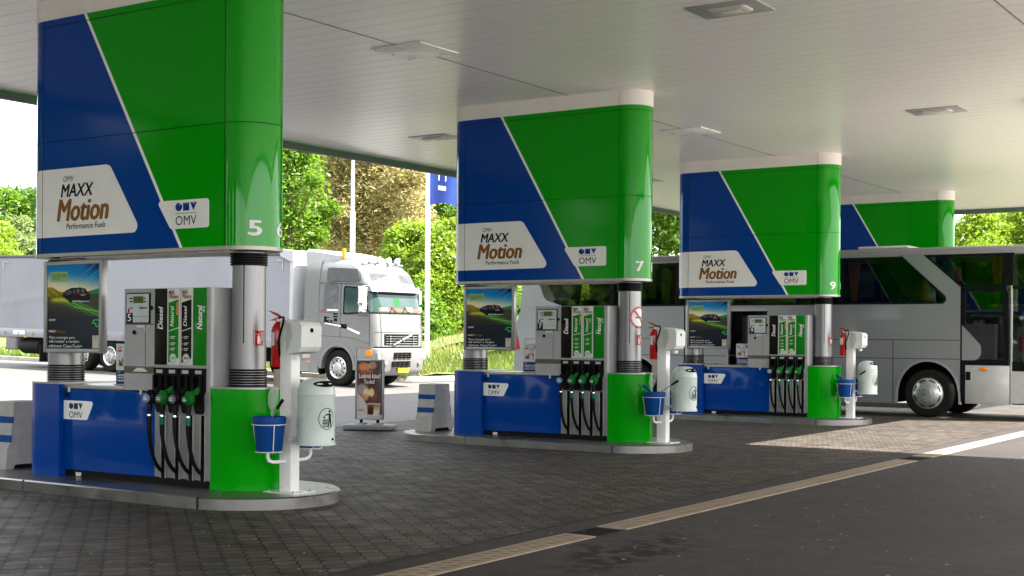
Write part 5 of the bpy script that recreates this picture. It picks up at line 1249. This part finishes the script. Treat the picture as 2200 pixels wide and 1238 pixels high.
# ---------------------------------------------------------------- coach
bus = thing('coach', 'silver grey coach with dark windows parked in the lane behind the pumps', 'coach', (-12.5, 30.35, 0))
BY, BF = 29.1, 31.6; BXA, BXB = -19.3, -5.7
BUSP = P('coach_silver_paint', (.26, .27, .275), .34, metal=.5, var=.02, ns=.5, coat=.25, rvar=.02, spec=.4)
BUSG = GLASS('coach_glass', (.42, .44, .41, 1), .24)
BFR = P('coach_window_rubber', (.005, .0055, .0065), .3)
def arch(cx, w, h, zb): return [(cx + w * math.cos(a), zb + h * abs(math.sin(a)) ** .75) for a in np.linspace(PI, 0, 18)]
low = [(BXA, .4), (BXA + .05, .32)] + arch(-15.73, .68, .92, .3) + [(-13.32, .3), (-13.32, 2.30), (-12.34, 2.30), (-12.34, .3)] + arch(-8.67, .68, .92, .3) + [(-7.985, 2.43), (BXA + .25, 2.43), (BXA + .08, 2.0)]
mb = MB(); mb.prism(low, 'y', BY, BY + .05); sp_ = mb.build('side_panel', BUSP, bus, ang=25)
fl = [(BXA, .32), (BXB, .32), (BXB, 2.43), (BXA, 2.43)]
mb = MB(); mb.prism(fl, 'y', BF - .05, BF); mb.build('side_panel', BUSP, bus)
# silver pillar, rear quarter and cant rail
mb = MB(); mb.prism([(-9.27, 3.5), (-8.8, 3.5), (-7.99, 2.78), (-7.985, 2.42), (-8.36, 2.42), (-8.28, 2.5), (-8.30, 2.6)], 'y', BY - .003, BY + .05)
cpl = mb.build('corner_pillar', BUSP, bus); mb = MB()
mb.prism(rpoly([(BXA + .2, 2.43), (-17.75, 2.43), (-18.35, 2.62), (-18.72, 3.5), (BXA + .36, 3.5)], [0, .02, .2, .02, 0]), 'y', BY - .002, BY + .05)
mb.build('rear_quarter', BUSP, bus)
rp = [(BY, 3.46), (BY + .01, 3.52), (BY + .06, 3.59), (BY + .2, 3.64), (BY + .6, 3.68), (BF - .6, 3.68), (BF - .2, 3.64), (BF - .06, 3.59), (BF, 3.46)]
mb = MB(); mb.prism(rp, 'x', BXA + .3, -6.6)
rf = mb.build('roof', BUSP, bus, ang=40)
mb = MB(); mb.box(-10.45, -9.3, 29.75, 31.0, 3.685, 3.745, 0, .025); mb.build('roof_hatch', P('hatch_white', (.7, .7, .68), .35), rf)
mb = MB(); mb.box(-14.9, -14.1, 29.7, 31.0, 3.685, 3.84, 0, .05); mb.build('air_vent', BLK, rf)
# rear: curved cap
mb = MB(); sec = [(0, BXA + .0, .35), (0, BXA - .02, 1.2), (0, BXA + .08, 2.4), (0, BXA + .25, 3.2), (0, BXA + .42, 3.6)]
mb.loft([[(x + .35, BY + .001, z), (x + .1, BY + .06, z), (x, BY + .3, z), (x, BF - .3, z), (x + .1, BF - .06, z), (x + .35, BF, z)] for _, x, z in sec], closed=False, cap=False); mb.build('rear_end', BUSP, bus, norm=False)
mb = MB(); mb.prism([(BXA + .02, 1.36), (BXA + .2, 1.36), (BXA + .17, 1.55), (BXA + .05, 1.98), (BXA + .03, 1.98)], 'y', BY - .012, BY + .1); mb.build('tail_light', P('tail_light_red', (.4, .02, .02), .15), bus)
# windows of the near side: one dark band divided by rubbers
mb = MB(); mb.prism(rpoly([(-17.95, 2.47), (-8.36, 2.47), (-8.33, 2.55), (-9.22, 3.46), (-18.55, 3.46)], [.25, .06, .05, .02, .05]), 'y', BY + .012, BY + .018); wb = mb.build('window', BUSG, bus)
mb = MB()
for x, w_ in ((-16.42, .07), (-14.62, .06), (-12.62, .06), (-10.62, .06)): mb.box(x - w_, x + w_, BY + .004, BY + .03, 2.44, 3.48)
mb.box(-17.8, -8.5, BY - .003, BY + .03, 2.43, 2.475); mb.box(-18.6, -9.2, BY + .002, BY + .03, 3.44, 3.47)
mb.prism([(-8.28, 2.46), (-8.24, 2.52), (-9.2, 3.5), (-9.28, 3.5), (-8.34, 2.53)], 'y', BY - .001, BY + .03)
mb.build('window_frame', BFR, wb)
mb = MB(); mb.prism([(-8.72, 3.44), (-7.08, 3.44), (-7.08, 2.80), (-8.0, 2.80)], 'y', BY + .012, BY + .018); w2_ = mb.build('window', BUSG, bus)
mb = MB(); mb.prism([(-8.8, 3.48), (-6.9, 3.48), (-6.9, 3.43), (-8.66, 3.43)], 'y', BY, BY + .03); mb.box(-7.1, -6.92, BY, BY + .03, 2.8, 3.43); mb.prism([(-8.8, 3.48), (-8.66, 3.44), (-7.97, 2.82), (-7.99, 2.78)], 'y', BY - .001, BY + .031); mb.build('window_frame', BFR, w2_)
mb = MB(); mb.prism([(-6.92, 3.44), (-6.0, 3.44), (-5.85, 2.8), (-6.92, 2.8)], 'y', BY + .012, BY + .018); mb.build('window', BUSG, bus)
mb = MB(); mb.prism([(-18.5, 2.47), (-6.2, 2.47), (-6.2, 3.46), (-18.5, 3.46)], 'y', BF - .02, BF - .014); wf = mb.build('window', GLASS('coach_glass_far', (.3, .33, .28, 1), .3), bus)
mb = MB()
for x in (-16.4, -14.6, -12.6, -10.6, -8.6): mb.box(x - .07, x + .07, BF - .03, BF, 2.44, 3.46)
mb.build('window_frame', BFR, wf)
# front door
mb = MB(); mb.box(-7.985, -7.89, BY - .002, BY + .04, .36, 2.80); mb.box(-7.89, -7.04, BY - .002, BY + .04, 2.68, 2.80); mb.box(-7.10, -7.0, BY - .002, BY + .04, 1.14, 2.68); mb.box(-7.89, -7.1, BY - .002, BY + .04, 1.14, 1.26); dr = mb.build('front_door', BFR, bus)
mb = MB(); mb.box(-7.89, -7.1, BY + .012, BY + .018, 1.26, 2.68); mb.build('door_glass', GLASS('door_glass', (.34, .36, .36, 1), .9), dr)
mb = MB(); mb.prism([(-7.87, 2.62), (-7.78, 2.62), (-7.12, 2.1), (-7.12, 1.7), (-7.87, 1.7)], 'y', BY + .24, BY + .25); mb.build('reflection_shape', P('reflection_grey', (.28, .3, .3), .4), dr)  # grey shape standing in for a reflection in the door glass
mb = MB(); mb.prism(rpoly([(-7.95, 1.98), (-7.56, 1.55), (-7.56, 1.24), (-7.95, 1.24)], [.0, .1, .16, 0]), 'y', BY - .006, BY + .01); mb.build('door_wing', BUSP, dr)
mb = MB(); mb.box(-7.88, -6.98, BY - .001, BY + .04, .33, 1.135, 0, .006); lp = mb.build('door_panel', P('coach_lit_panel', (.5, .5, .49), .35, metal=.4, coat=.4), dr)  # paler copy of the coach paint, brighter light on the lower front painted in
mb = MB(); mb.box(-7.58, -7.42, BY - .03, BY, 1.03, 1.1, 0, .012); mb.build('indicator', AMB, lp)
mb = MB(); mb.box(-7.87, -7.77, BY - .006, BY, .82, 1.0, 0, .004); hd = mb.build('handle', BLK, lp)
mb = MB(); mb.box(-6.96, -6.93, BY - .003, BY + .04, .33, 2.8); mb.box(-6.93, -5.75, BY, BY + .04, .36, 1.02); mb.build('front_corner', P('coach_lit_panel', (.5, .5, .49), .35, metal=.4, coat=.4), bus)
mb = MB(); mb.box(-6.93, -5.7, BY + .0, BY + .03, 1.03, 1.22); mb.box(-6.93, -5.9, BY + .0, BY + .03, 2.72, 2.8); mb.build('window_frame', BFR, bus)
mb = MB(); mb.prism([(-6.92, 1.22), (-5.75, 1.22), (-5.9, 2.72), (-6.92, 2.72)], 'y', BY + .012, BY + .018); mb.build('window', GLASS('door_glass', 0), bus)
mb = MB(); mb.prism(rpoly([(-6.85, 2.3), (-6.7, 2.28), (-6.3, 1.7), (-6.3, 1.3), (-6.7, 1.3)], .1), 'y', BY + .3, BY + .36); mb.build('mirror', WHITEP, bus)
# front end beyond the picture edge
mb = MB(); mb.loft([[(BXB - .2, BY, z), (x - .12, BY + .1, z), (x, BY + .5, z), (x + .05, BY + 1.25, z), (x, BF - .5, z), (x - .12, BF - .1, z), (BXB - .2, BF, z)] for x, z in ((BXB + .1, .35), (BXB + .12, 1.1))], closed=False, cap=False); mb.build('front_bumper', BUSP, bus, norm=False)
mb = MB(); mb.loft([[(BXB - .2, BY, z), (x - .12, BY + .1, z), (x, BY + .5, z), (x + .05, BY + 1.25, z), (x, BF - .5, z), (x - .12, BF - .1, z), (BXB - .2, BF, z)] for x, z in ((BXB + .12, 1.1), (BXB - .05, 2.6), (BXB - .5, 3.55))], closed=False, cap=False); mb.build('windscreen', BUSG, bus, norm=False)
# lines, louvres and the open middle door
mb = MB()
for z in (1.66, 1.26): mb.box(BXA + .8, -13.33, BY - .002, BY, z - .006, z + .006); mb.box(-12.33, -7.99, BY - .002, BY, z - .006, z + .006)
for (x, z0, z1) in ((-9.42, .3, 1.66), (-11.2, .3, 1.26), (-14.42, .3, 2.42), (-16.6, .3, 1.66), (-17.9, .3, 1.66)): mb.box(x - .006, x + .006, BY - .002, BY, z0, z1)
mb.box(-18.95, -18.0, BY - .002, BY, 1.62, 1.63); mb.box(-18.95, -18.94, BY - .002, BY, 1.35, 1.62)
mb.build('panel_joint', DARK, sp_)
mb = MB()
for z in (.84, .9, .96, 1.34, 1.4, 1.46): mb.box(-18.85, -18.2, BY - .008, BY, z, z + .032)
mb.build('louvre', BLK, sp_)
mb = MB(); mb.box(-14.44, -14.36, BY - .004, BY, .5, 2.43); mb.build('door_rail', BLK, sp_)
od = arch(-8.67, .70, .945, .3); id_ = arch(-8.67, .66, .90, .3)[::-1]
mb = MB(); mb.prism(od + id_, 'y', BY - .02, BY + .06); mb.build('wheel_arch', P('arch_trim', (.35, .36, .36), .35, metal=.5), sp_)
mb = MB(); mb.prism(arch(-15.73, .70, .945, .3) + arch(-15.73, .66, .9, .3)[::-1], 'y', BY - .02, BY + .06); mb.build('wheel_arch', P('arch_trim', (.35, .36, .36), .35), sp_)
mb = MB()
for cx in (-8.67, -15.73): mb.prism(arch(cx, .675, .915, .3), 'y', BY + .7, BY + .72)
mb.box(BXA + .3, -16.5, BY + .1, BF - .1, .3, 1.25); mb.box(-14.95, -9.4, BY + .35, BF - .1, .3, 1.25); mb.box(-7.9, -6.2, BY + .1, BF - .1, .33, .5)
mb.build('underbody', DARK, bus)
mb = MB(); mb.box(BXA + .4, -13.33, BY + .06, BF - .06, 1.25, 1.3); mb.box(-13.33, -12.33, BY + 1.2, BF - .06, 1.25, 1.3); mb.box(-12.33, -8.0, BY + .06, BF - .06, 1.25, 1.3); mb.box(-8.0, -6.3, BY + .9, BF - .06, .9, .95)
for k in range(4): mb.box(-13.33, -12.33, BY + .1 + .28 * k, BF - .1, .35 + .24 * k, .37 + .24 * k)
mb.build('floor', P('coach_floor', (.05, .05, .055), .6), bus)
SEAT = P('coach_seat_fabric', (.035, .04, .075), .85, var=.3, ns=20)
sb = []
for k in range(11):
    x = -18.2 + k * .86
    if -13.7 < x < -12.0: continue
    for y in (29.3, 30.75):
        mb = MB(); mb.box(x - .06, x + .06, y, y + .42, 1.7, 2.62, 0, .05); mb.box(x - .06, x + .06, y + .45, y + .87 if y > 30 else y + .87, 1.7, 2.62, 0, .05); mb.box(x, x + .42, y, y + .87, 1.62, 1.76, 0, .04); mb.build('seat', SEAT, bus)
CURT = P('curtain_ochre', (.9, .42, .1), .85, var=.15, ns=8)
def curtain(x, z0, z1, wt, wb_):
    mb = MB(); mb.grid(lambda u, v: (x + (wb_ + (wt - wb_) * v) * (u - .5), BY + .09 + .025 * math.sin(u * 22), z0 + (z1 - z0) * v), 26, 6); mb.build('curtain', CURT, bus, norm=False)
curtain(-10.33, 2.5, 3.36, .3, .12); curtain(-16.2, 2.5, 3.4, .22, .2); curtain(-14.75, 2.5, 3.4, .3, .2); curtain(-7.25, 2.85, 3.42, .28, .16); curtain(-8.05, 2.9, 3.2, .1, .14); curtain(-12.85, 2.5, 3.4, .2, .12); curtain(-8.75, 2.52, 2.95, .12, .22)
mb = MB(); mb.box(-13.2, -12.95, BY + .5, BY + .62, 1.1, 2.2, 0, .03); mb.box(-12.98, -12.93, BY + .3, BY + .34, .8, 2.2); mb.build('door_post', P('inner_mauve', (.1, .085, .09), .6), bus)
mb = MB(); mb.box(-13.34, -13.3, BY - .02, BY + .06, .4, 2.36); mb.box(-13.3, -12.34, BY - .01, BY + .05, 2.3, 2.36); mb.build('door_frame', ALU, bus)
for x in (-8.67, -15.73): 
    wheel(bus, x, BY + .17, .52, .3, .325, -1, 'bus'); wheel(bus, x, BF - .17, .52, .3, .325, 1, 'bus')
# ================================================================== trees
BARK = P('bark_brown', (.12, .09, .065), .9, var=.3, ns=8, bump=.4, bs=25)
BARKP = P('bark_pine_orange', (.25, .12, .07), .9, var=.3, ns=6, bump=.4, bs=25)
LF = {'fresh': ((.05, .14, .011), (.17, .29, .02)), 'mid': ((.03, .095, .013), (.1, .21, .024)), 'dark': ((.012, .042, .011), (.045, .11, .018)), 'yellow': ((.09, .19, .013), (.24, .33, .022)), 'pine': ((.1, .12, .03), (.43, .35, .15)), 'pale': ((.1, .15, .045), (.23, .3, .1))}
def tree(name, label, cat, u, depth, z_top, z_low, half, kind, leaves=14000, size=.15, clumps=55, group='trees beyond the verge', flat=.75, trunk=None, seed=1, rz=None, base=None, pos=None):
    r = np.random.default_rng(seed); x, y, _ = fwd(u, depth) if pos is None else (pos[0], pos[1], 0)
    zb = (gz(x) + .8) if base is None else base
    t = thing(name, label, cat, (x, y, zb), group)
    H = z_top - zb; cz = (z_top + z_low) / 2 - zb; rzz = (z_top - z_low) / 2
    d = r.normal(size=(clumps, 3)); d /= np.linalg.norm(d, axis=1)[:, None]
    rad = .35 + .6 * r.random(clumps) ** .6
    taper = lambda z: 1 - .38 * np.clip(z, -1, 1) if kind != 'pine' else 1 - .45 * np.clip(z, -1, 1)
    cl = d * rad[:, None]; k = taper(cl[:, 2])
    C_ = np.stack([cl[:, 0] * half * k, cl[:, 1] * half * k, cl[:, 2] * rzz + cz], 1)
    C_[:, :2] += r.normal(size=(clumps, 2)) * half * .08
    cr = half * (.16 + .2 * r.random(clumps)) * (1.15 if kind == 'pine' else 1)
    n = int(leaves * 1.9) if size < .3 and kind != 'pine' else leaves; size = size * .72 if size < .3 and kind != 'pine' else size; ci = r.choice(clumps, n, p=cr ** 2 / (cr ** 2).sum())
    v = r.normal(size=(n, 3)); v /= np.linalg.norm(v, axis=1)[:, None]; v *= (r.random(n) ** .4)[:, None]
    v[:, 2] *= flat
    p = C_[ci] + v * cr[ci][:, None]
    fi = r.random(n) < .27; m0 = int(fi.sum()); q = r.normal(size=(m0, 3)); q /= np.linalg.norm(q, axis=1)[:, None]; q *= (r.random(m0) ** .5)[:, None] * .93      # leaves filling the crown between its clumps
    kq = taper(q[:, 2]); p[fi] = np.stack([q[:, 0] * half * kq, q[:, 1] * half * kq, q[:, 2] * rzz + cz], 1)
    keep = p[:, 2] > .15; p = p[keep]; ci = ci[keep]; n = len(p)
    a = r.normal(size=(n, 3)); a[:, 2] *= .6; a /= np.linalg.norm(a, axis=1)[:, None]
    b = r.normal(size=(n, 3)); b -= a * (a * b).sum(1)[:, None]; b /= np.linalg.norm(b, axis=1)[:, None]
    s = size * (.6 + .8 * r.random(n)); w = .5 if kind != 'pine' else .2
    if kind == 'pine': s = s * 1.5
    V = np.stack([p - a * s[:, None], p + b * (s * w)[:, None] , p + a * s[:, None], p - b * (s * w)[:, None]], 1)
    ctint = r.random(clumps) * .5
    tint = np.clip(ctint[ci] + .5 * r.random(n), 0, 1)
    if kind == 'pine': tint = np.clip(np.where(r.random(n) < .25, .15, .85) + .25 * (r.random(n) - .5) + .3 * (ctint[ci] - .25), 0, 1)
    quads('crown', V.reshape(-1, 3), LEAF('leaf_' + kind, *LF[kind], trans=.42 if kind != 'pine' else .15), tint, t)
    mb = MB(); tr = trunk or max(.1, H * .018); hh = cz + rzz * .55
    bend = r.normal(size=2) * .12
    f = lambda q: (bend[0] * math.sin(q * 3), bend[1] * math.sin(q * 2.5), -.8 + (hh + .8) * q)
    mb.tube([f(q) for q in np.linspace(0, 1, 8)], [tr * 1.25] + [tr * (1 - .75 * q) for q in np.linspace(.1, 1, 7)], 9)
    for j in range(min(clumps, 16 if kind != 'pine' else 10)):
        c = C_[j]; q0 = min(.9, max(.25, (c[2] + .8) / (hh + .8) * .72)); s0 = Vector(f(q0)); e = Vector(c); m_ = (s0 + e) / 2 + Vector((0, 0, -.12 * (e - s0).length))
        mb.tube([s0, m_, e], [tr * .3, tr * .2, tr * .08], 6)
    mb.build('trunk', BARKP if kind == 'pine' else BARK, t, org=(0, 0, 0))
    return t
sd = 10
T_ = [
 ('broadleaf_tree', 'yellow green tree crown above the trailer at the left picture edge', 12, 78, 10.4, 2.2, 2.6, 'fresh', 12000, .17),
 ('broadleaf_tree', 'pointed green tree beyond the trailer just left of the nearest tower', 50, 82, 11.2, 2.5, 2.0, 'mid', 11000, .17),
 ('broadleaf_tree', 'tree beyond the trailer half hidden by the nearest tower', 92, 80, 10.6, 2.5, 2.8, 'fresh', 11000, .17),
 ('birch_tree', 'pale hanging birch low above the trailer roof at the left', 40, 66, 7.4, 1.8, 2.2, 'pale', 11000, .13),
 ('broadleaf_tree', 'bright bush like tree at the left picture edge above the trailer', -8, 62, 6.6, 1.4, 2.2, 'yellow', 10000, .15),
 ('broadleaf_tree', 'tall dark green tree right of the nearest tower, left of the brown pine', 622, 56, 13.5, 3.2, 1.75, 'fresh', 17000, .12),
 ('broadleaf_tree', 'dense dark tree between the nearest tower and the brown pine', 640, 70, 15.0, 1.6, 3.4, 'mid', 14000, .18),
 ('broadleaf_tree', 'dark tree behind the brown pine', 700, 72, 15.5, 1.6, 4.4, 'dark', 16000, .2),
 ('broadleaf_tree', 'dark tree behind the truck cab', 880, 74, 16.0, 1.8, 4.2, 'dark', 14000, .2),
 ('broadleaf_tree', 'tall green tree behind the blue flag', 962, 66, 15.0, 3.2, 3.0, 'fresh', 15000, .15),
 ('leafy_shrub', 'bright green shrub right behind the truck cab roof lamps', 868, 52, 6.4, 1.2, 1.55, 'yellow', 15000, .11),
 ('leafy_shrub', 'big bright green shrub right of the white flag pole', 950, 50.5, 6.3, .9, 1.7, 'yellow', 19000, .11),
 ('leafy_shrub', 'tall fresh shrub behind the second pump poster', 1045, 53, 6.6, 2.4, 1.9, 'fresh', 12000, .12),
 ('leafy_shrub', 'low dense shrub between the truck front and the flag pole', 905, 49, 3.9, .6, 1.2, 'fresh', 9000, .1),
 ('broadleaf_tree', 'green tree beyond the coach seen between second and third towers', 1425, 66, 11.5, 2.0, 3.2, 'fresh', 14000, .16),
 ('broadleaf_tree', 'green tree beyond the coach hidden by the second tower', 1240, 68, 11, 1.0, 3.4, 'mid', 11000, .18),
 ('broadleaf_tree', 'tree beyond the coach hidden by the third tower', 1620, 70, 11, 1.0, 3.4, 'mid', 9000, .18),
 ('broadleaf_tree', 'tree beyond the coach behind the farthest tower', 1860, 68, 10, 1.0, 3.2, 'mid', 9000, .18),
 ('broadleaf_tree', 'sunny yellow green tree over the coach roof right of the farthest tower', 2095, 56, 7.6, 1.0, 2.0, 'yellow', 18000, .12),
 ('broadleaf_tree', 'sunny yellow green tree over the coach front at the right picture edge', 2215, 57, 8.0, 1.0, 2.4, 'yellow', 18000, .12),
 ('broadleaf_tree', 'looser green tree behind the sunny trees at the far right', 2150, 66, 8.5, 1.5, 2.6, 'fresh', 12000, .14),
]
for i, (nm, lb, u, dp, zt, zl, hf, kd, nl, sz) in enumerate(T_):
    tree(nm, lb, 'shrub' if 'shrub' in nm else 'tree', u, dp, zt, zl, hf, kd, nl, sz, seed=20 + i, clumps=60 if hf > 2 else 45, group='shrubs along the verge' if 'shrub' in nm else 'trees beyond the verge')
tree('pine_tree', 'brown tinged pine with an orange trunk behind the truck', 'tree', 797, 61, 14.8, 4.6, 2.95, 'pine', 90000, .075, 110, 'trees beyond the verge', .55, .21, 77)
for i, u in enumerate((160, 240, 320, 400, 480, 545)):      # the row goes on behind the nearest tower
    tree('broadleaf_tree', 'green tree of the row beyond the trailer, hidden by the nearest tower', 'tree', u, 72 + 3 * (i % 2), 12 + (i * 7 % 4), 1.6, 3.0, ('mid', 'fresh', 'dark')[i % 3], 9000, .2, 55, 'trees hidden by the nearest tower', seed=320 + i)
for i, u in enumerate((1130, 1210, 1310, 1400, 1500, 1600, 1710, 1850, 1990, 2110)):      # undergrowth beyond the coach, seen through its windows
    tree('leafy_shrub', ['shrub beyond the coach seen through its rear window', 'second shrub seen through the rear half of the coach windows', 'shrub beyond the coach left of the second column', 'shrub seen through the coach window between second and third towers', 'shrub beyond the coach behind the third poster', 'shrub beyond the open coach door', 'shrub beyond the coach behind the third column', 'shrub beyond the coach window with the ochre curtain', 'shrub beyond the slanted silver coach pillar', 'bright shrub seen through the coach window above its front door'][i],
         'shrub', u, 57 + (i % 3) * 2, 4.6 + .5 * (i % 3), .5, 2.2, ('fresh', 'yellow', 'mid')[i % 3], 7000, .15, 36, 'shrubs beyond the coach', seed=120 + i)

for i, (x, y) in enumerate(((-47, 14), (-52, 4), (-47, -6), (-51, -17), (-47, -28), (-52, -40), (-44, -52), (-30, -58), (-14, -60))):     # unseen trees added at the left to darken what the panels mirror
    tree('broadleaf_tree', 'unseen green tree added at the left to darken the panel reflections', 'tree', 0, 0, 17 + 2 * (i % 3), .4, 6.0, ('mid', 'dark', 'mid')[i % 3], 9000, .6, 60, 'unseen trees added at the left for reflections', seed=200 + i, base=gz(x), pos=(x, y))

# ================================================================== sky, sun, camera
SUN = Vector((.76, .33, 1)).normalized()
w = bpy.data.worlds.new('World'); sc.world = w; w.use_nodes = True; t = NT(w)
sky = t.n('ShaderNodeTexSky', sky_type='NISHITA'); sky.sun_disc = False; sky.sun_elevation = math.asin(SUN.z); sky.sun_rotation = math.atan2(SUN.x, SUN.y); sky.air_density = 1.2; sky.dust_density = 2.5
tc = t.n('ShaderNodeTexCoord'); mp = t.n('ShaderNodeMapping', in_Scale=(1, 1, 2.6)); t.set(mp, 'Vector', tc.outputs['Generated'])
n1 = t.noise(mp.outputs[0], 1.7, 8, .6, .3)
c = t.mix(t.ramp(n1, .34, .62, .25, .97), sky.outputs[0], (9.5, 9.6, 9.8))
bg = t.n('ShaderNodeBackground', in_Strength=.09); t.set(bg, 'Color', c); o = t.n('ShaderNodeOutputWorld'); t.set(o, 0, bg)
sl = bpy.data.lights.new('sun', 'SUN'); sl.energy = 5.0; sl.angle = R(.53); sl.color = (1, .95, .87)
so = bpy.data.objects.new('sun', sl); COL.objects.link(so); so.rotation_euler = SUN.to_track_quat('Z', 'Y').to_euler(); so.location = (20, 10, 40)
cd = bpy.data.cameras.new('camera'); co = bpy.data.objects.new('camera', cd); COL.objects.link(co); sc.camera = co
cd.sensor_width = 36; cd.lens = 36 * 2919.1 / 2200; cd.shift_y = (726 - 619) / 2200; cd.clip_start = .1; cd.clip_end = 3000
co.matrix_world = Matrix.Translation((0, 0, 1.65)) @ Matrix.Rotation(.58653, 4, 'Z') @ Matrix.Rotation(PI / 2, 4, 'X') @ Matrix.Rotation(.00642, 4, 'Z')
sc.render.engine = 'CYCLES'; sc.render.resolution_x = 1024; sc.render.resolution_y = 576; sc.render.resolution_percentage = 100
sc.view_settings.view_transform = 'Standard'; sc.view_settings.look = 'None'; sc.view_settings.gamma = 1; sc.view_settings.exposure = 2.48
cy = sc.cycles; cy.max_bounces = 10; cy.diffuse_bounces = 5; cy.glossy_bounces = 4; cy.transparent_max_bounces = 16; cy.sample_clamp_indirect = 8
